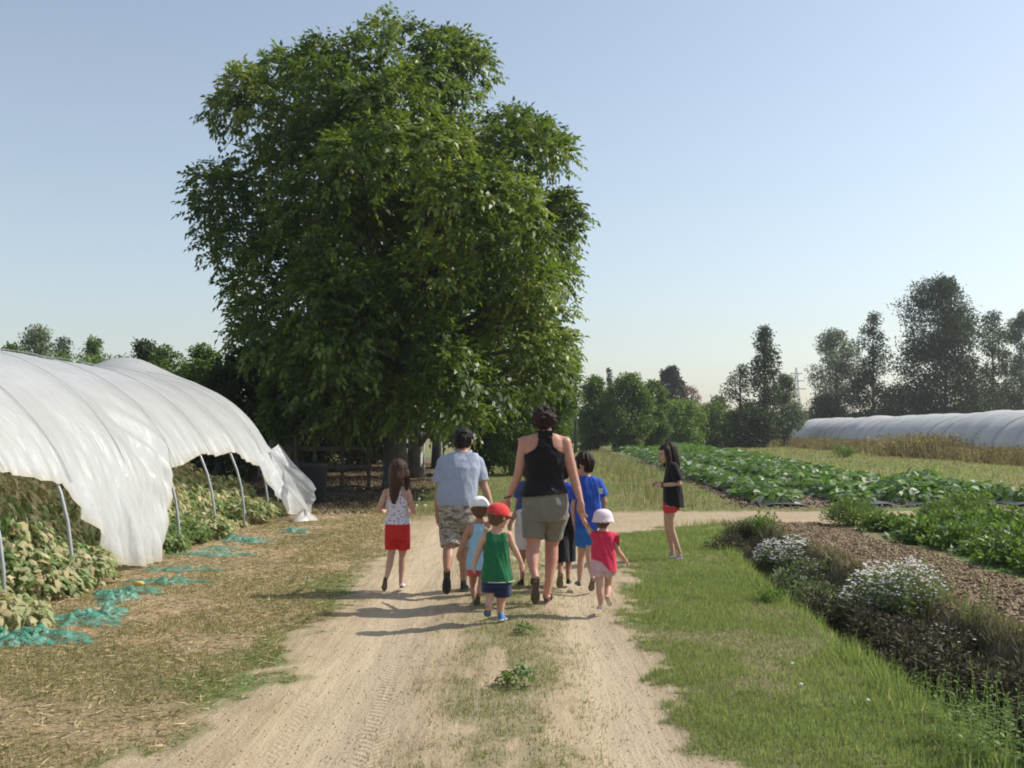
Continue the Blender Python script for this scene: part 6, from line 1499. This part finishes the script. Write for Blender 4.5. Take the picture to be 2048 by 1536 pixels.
# --- girl in black on the right, seen from the side
F = Fig(11.6, (1355, 1118), 'long-haired child in an oversized black T-shirt and red shorts, standing alone on the right', sk_l, .006)
torso = [(1342, 1020, 14, 15), (1344, 1005, 15, 16), (1344, 980, 12, 15), (1344, 958, 13, 16), (1345, 940, 13, 17), (1345, 930, 10, 15), (1343, 924, 7, 8)]
F.loft(F.body, torso)
F.limb(F.body, [(1347, 934, -.10, 6), (1353, 952, -.13, 5.3), (1359, 968, -.14, 4.7), (1342, 969, -.15, 4.5), (1325, 970, -.12, 3.4)]); F.limb(F.body, [(1344, 934, .12, 6), (1347, 952, .14, 5.3), (1346, 966, .14, 4.7), (1328, 969, .10, 4.4), (1316, 970, .06, 3.3)])
F.hand((1325, 970, -.12), (1306, 969, -.08), 4.6, (0, .6, -.2), (0, 0, 1)); F.hand((1316, 970, .06), (1301, 967, .02), 4.6, (0, -.6, -.2), (0, 0, 1))
F.limb(F.body, [(1340, 1015, -.07, 10), (1341, 1040, -.07, 8), (1343, 1058, -.07, 6.2), (1350, 1080, -.07, 6), (1360, 1106, -.07, 3.6)]); F.limb(F.body, [(1337, 1015, .07, 10), (1335, 1040, .07, 7.6), (1335, 1058, .07, 6), (1341, 1080, .07, 5.8), (1346, 1106, .07, 3.6)])
F.head(1333, 907, 19, (-1, -.22, -.12), 0, neck=(1342, 926, 0, 6.2), hair='long', hm=h_long if False else h_dark, long=[[(1340, 898, 0, 15), (1346, 912, -.02, 12), (1351, 928, -.03, 9), (1354, 942, -.03, 6), (1356, 950, -.03, 3.5)], [(1334, 900, -.07, 8), (1338, 918, -.09, 6), (1339, 936, -.11, 5), (1339, 948, -.11, 2.5)], [(1329, 904, .07, 6), (1328, 918, .09, 5), (1329, 932, .08, 3)]])
F.shoe((1364, 1117, -.07), (1349, 1119, -.10), 6, (0, 0, -1), cloth('mauve_shoe', (.35, .22, .24)), m_pale, low=1.0); F.shoe((1350, 1113, .07), (1337, 1114, .05), 6, (0, 0, -1), cloth('mauve_shoe', (.35, .22, .24)), m_pale, low=1.0)
garment(F, 'black_shirt', cloth('black_jersey', (.016, .015, .018)), [('loft', [(1347, 1013, 18.5, 22), (1346, 990, 18, 21), (1344, 965, 16.5, 20)] + torso[4:]), ('sleeve', [(1347, 934, -.10, 8), (1354, 952, -.13, 8.5), (1357, 961, -.135, 8.5)]), ('sleeve', [(1344, 934, .12, 8), (1347, 958, .14, 8.5)])], .008, None, .010, .10, .35, 39)
garment(F, 'shorts', cloth('red_short_cotton', (.64, .05, .06)), [('loft', [(1342, 1020, 15, 16), (1342, 1005, 15, 16)]), ('leg', [(1340, 1012, -.07, 12), (1341, 1025, -.07, 12)]), ('leg', [(1338, 1012, .07, 11), (1336, 1023, .07, 11)])], .008, None, .004, .07, .5, 41)
mb = MB(); c = F.P(1324, 970, -.12) - F.loc; mb.tube([c + Vector((0, math.cos(q * .5236) * .024, math.sin(q * .5236) * .024)) for q in range(13)], .008, 6); mb.build('wristband', M_strap, F.root, smooth=True)
F.finish()
# ------------------------------------------------------------------ haze
mb = MB(); mb.box((0, 290, 19.5), (1210, 670, 43))
m, t, out = new_mat('thin_haze'); v = t.nodes.new('ShaderNodeVolumePrincipled'); v.inputs['Density'].default_value = .00045; v.inputs['Color'].default_value = (.9, .94, 1.0, 1); v.inputs['Anisotropy'].default_value = .2
t.links.new(v.outputs[0], out.inputs['Volume'])
hzb = mb.build('haze', m); tag(hzb, kind='stuff')
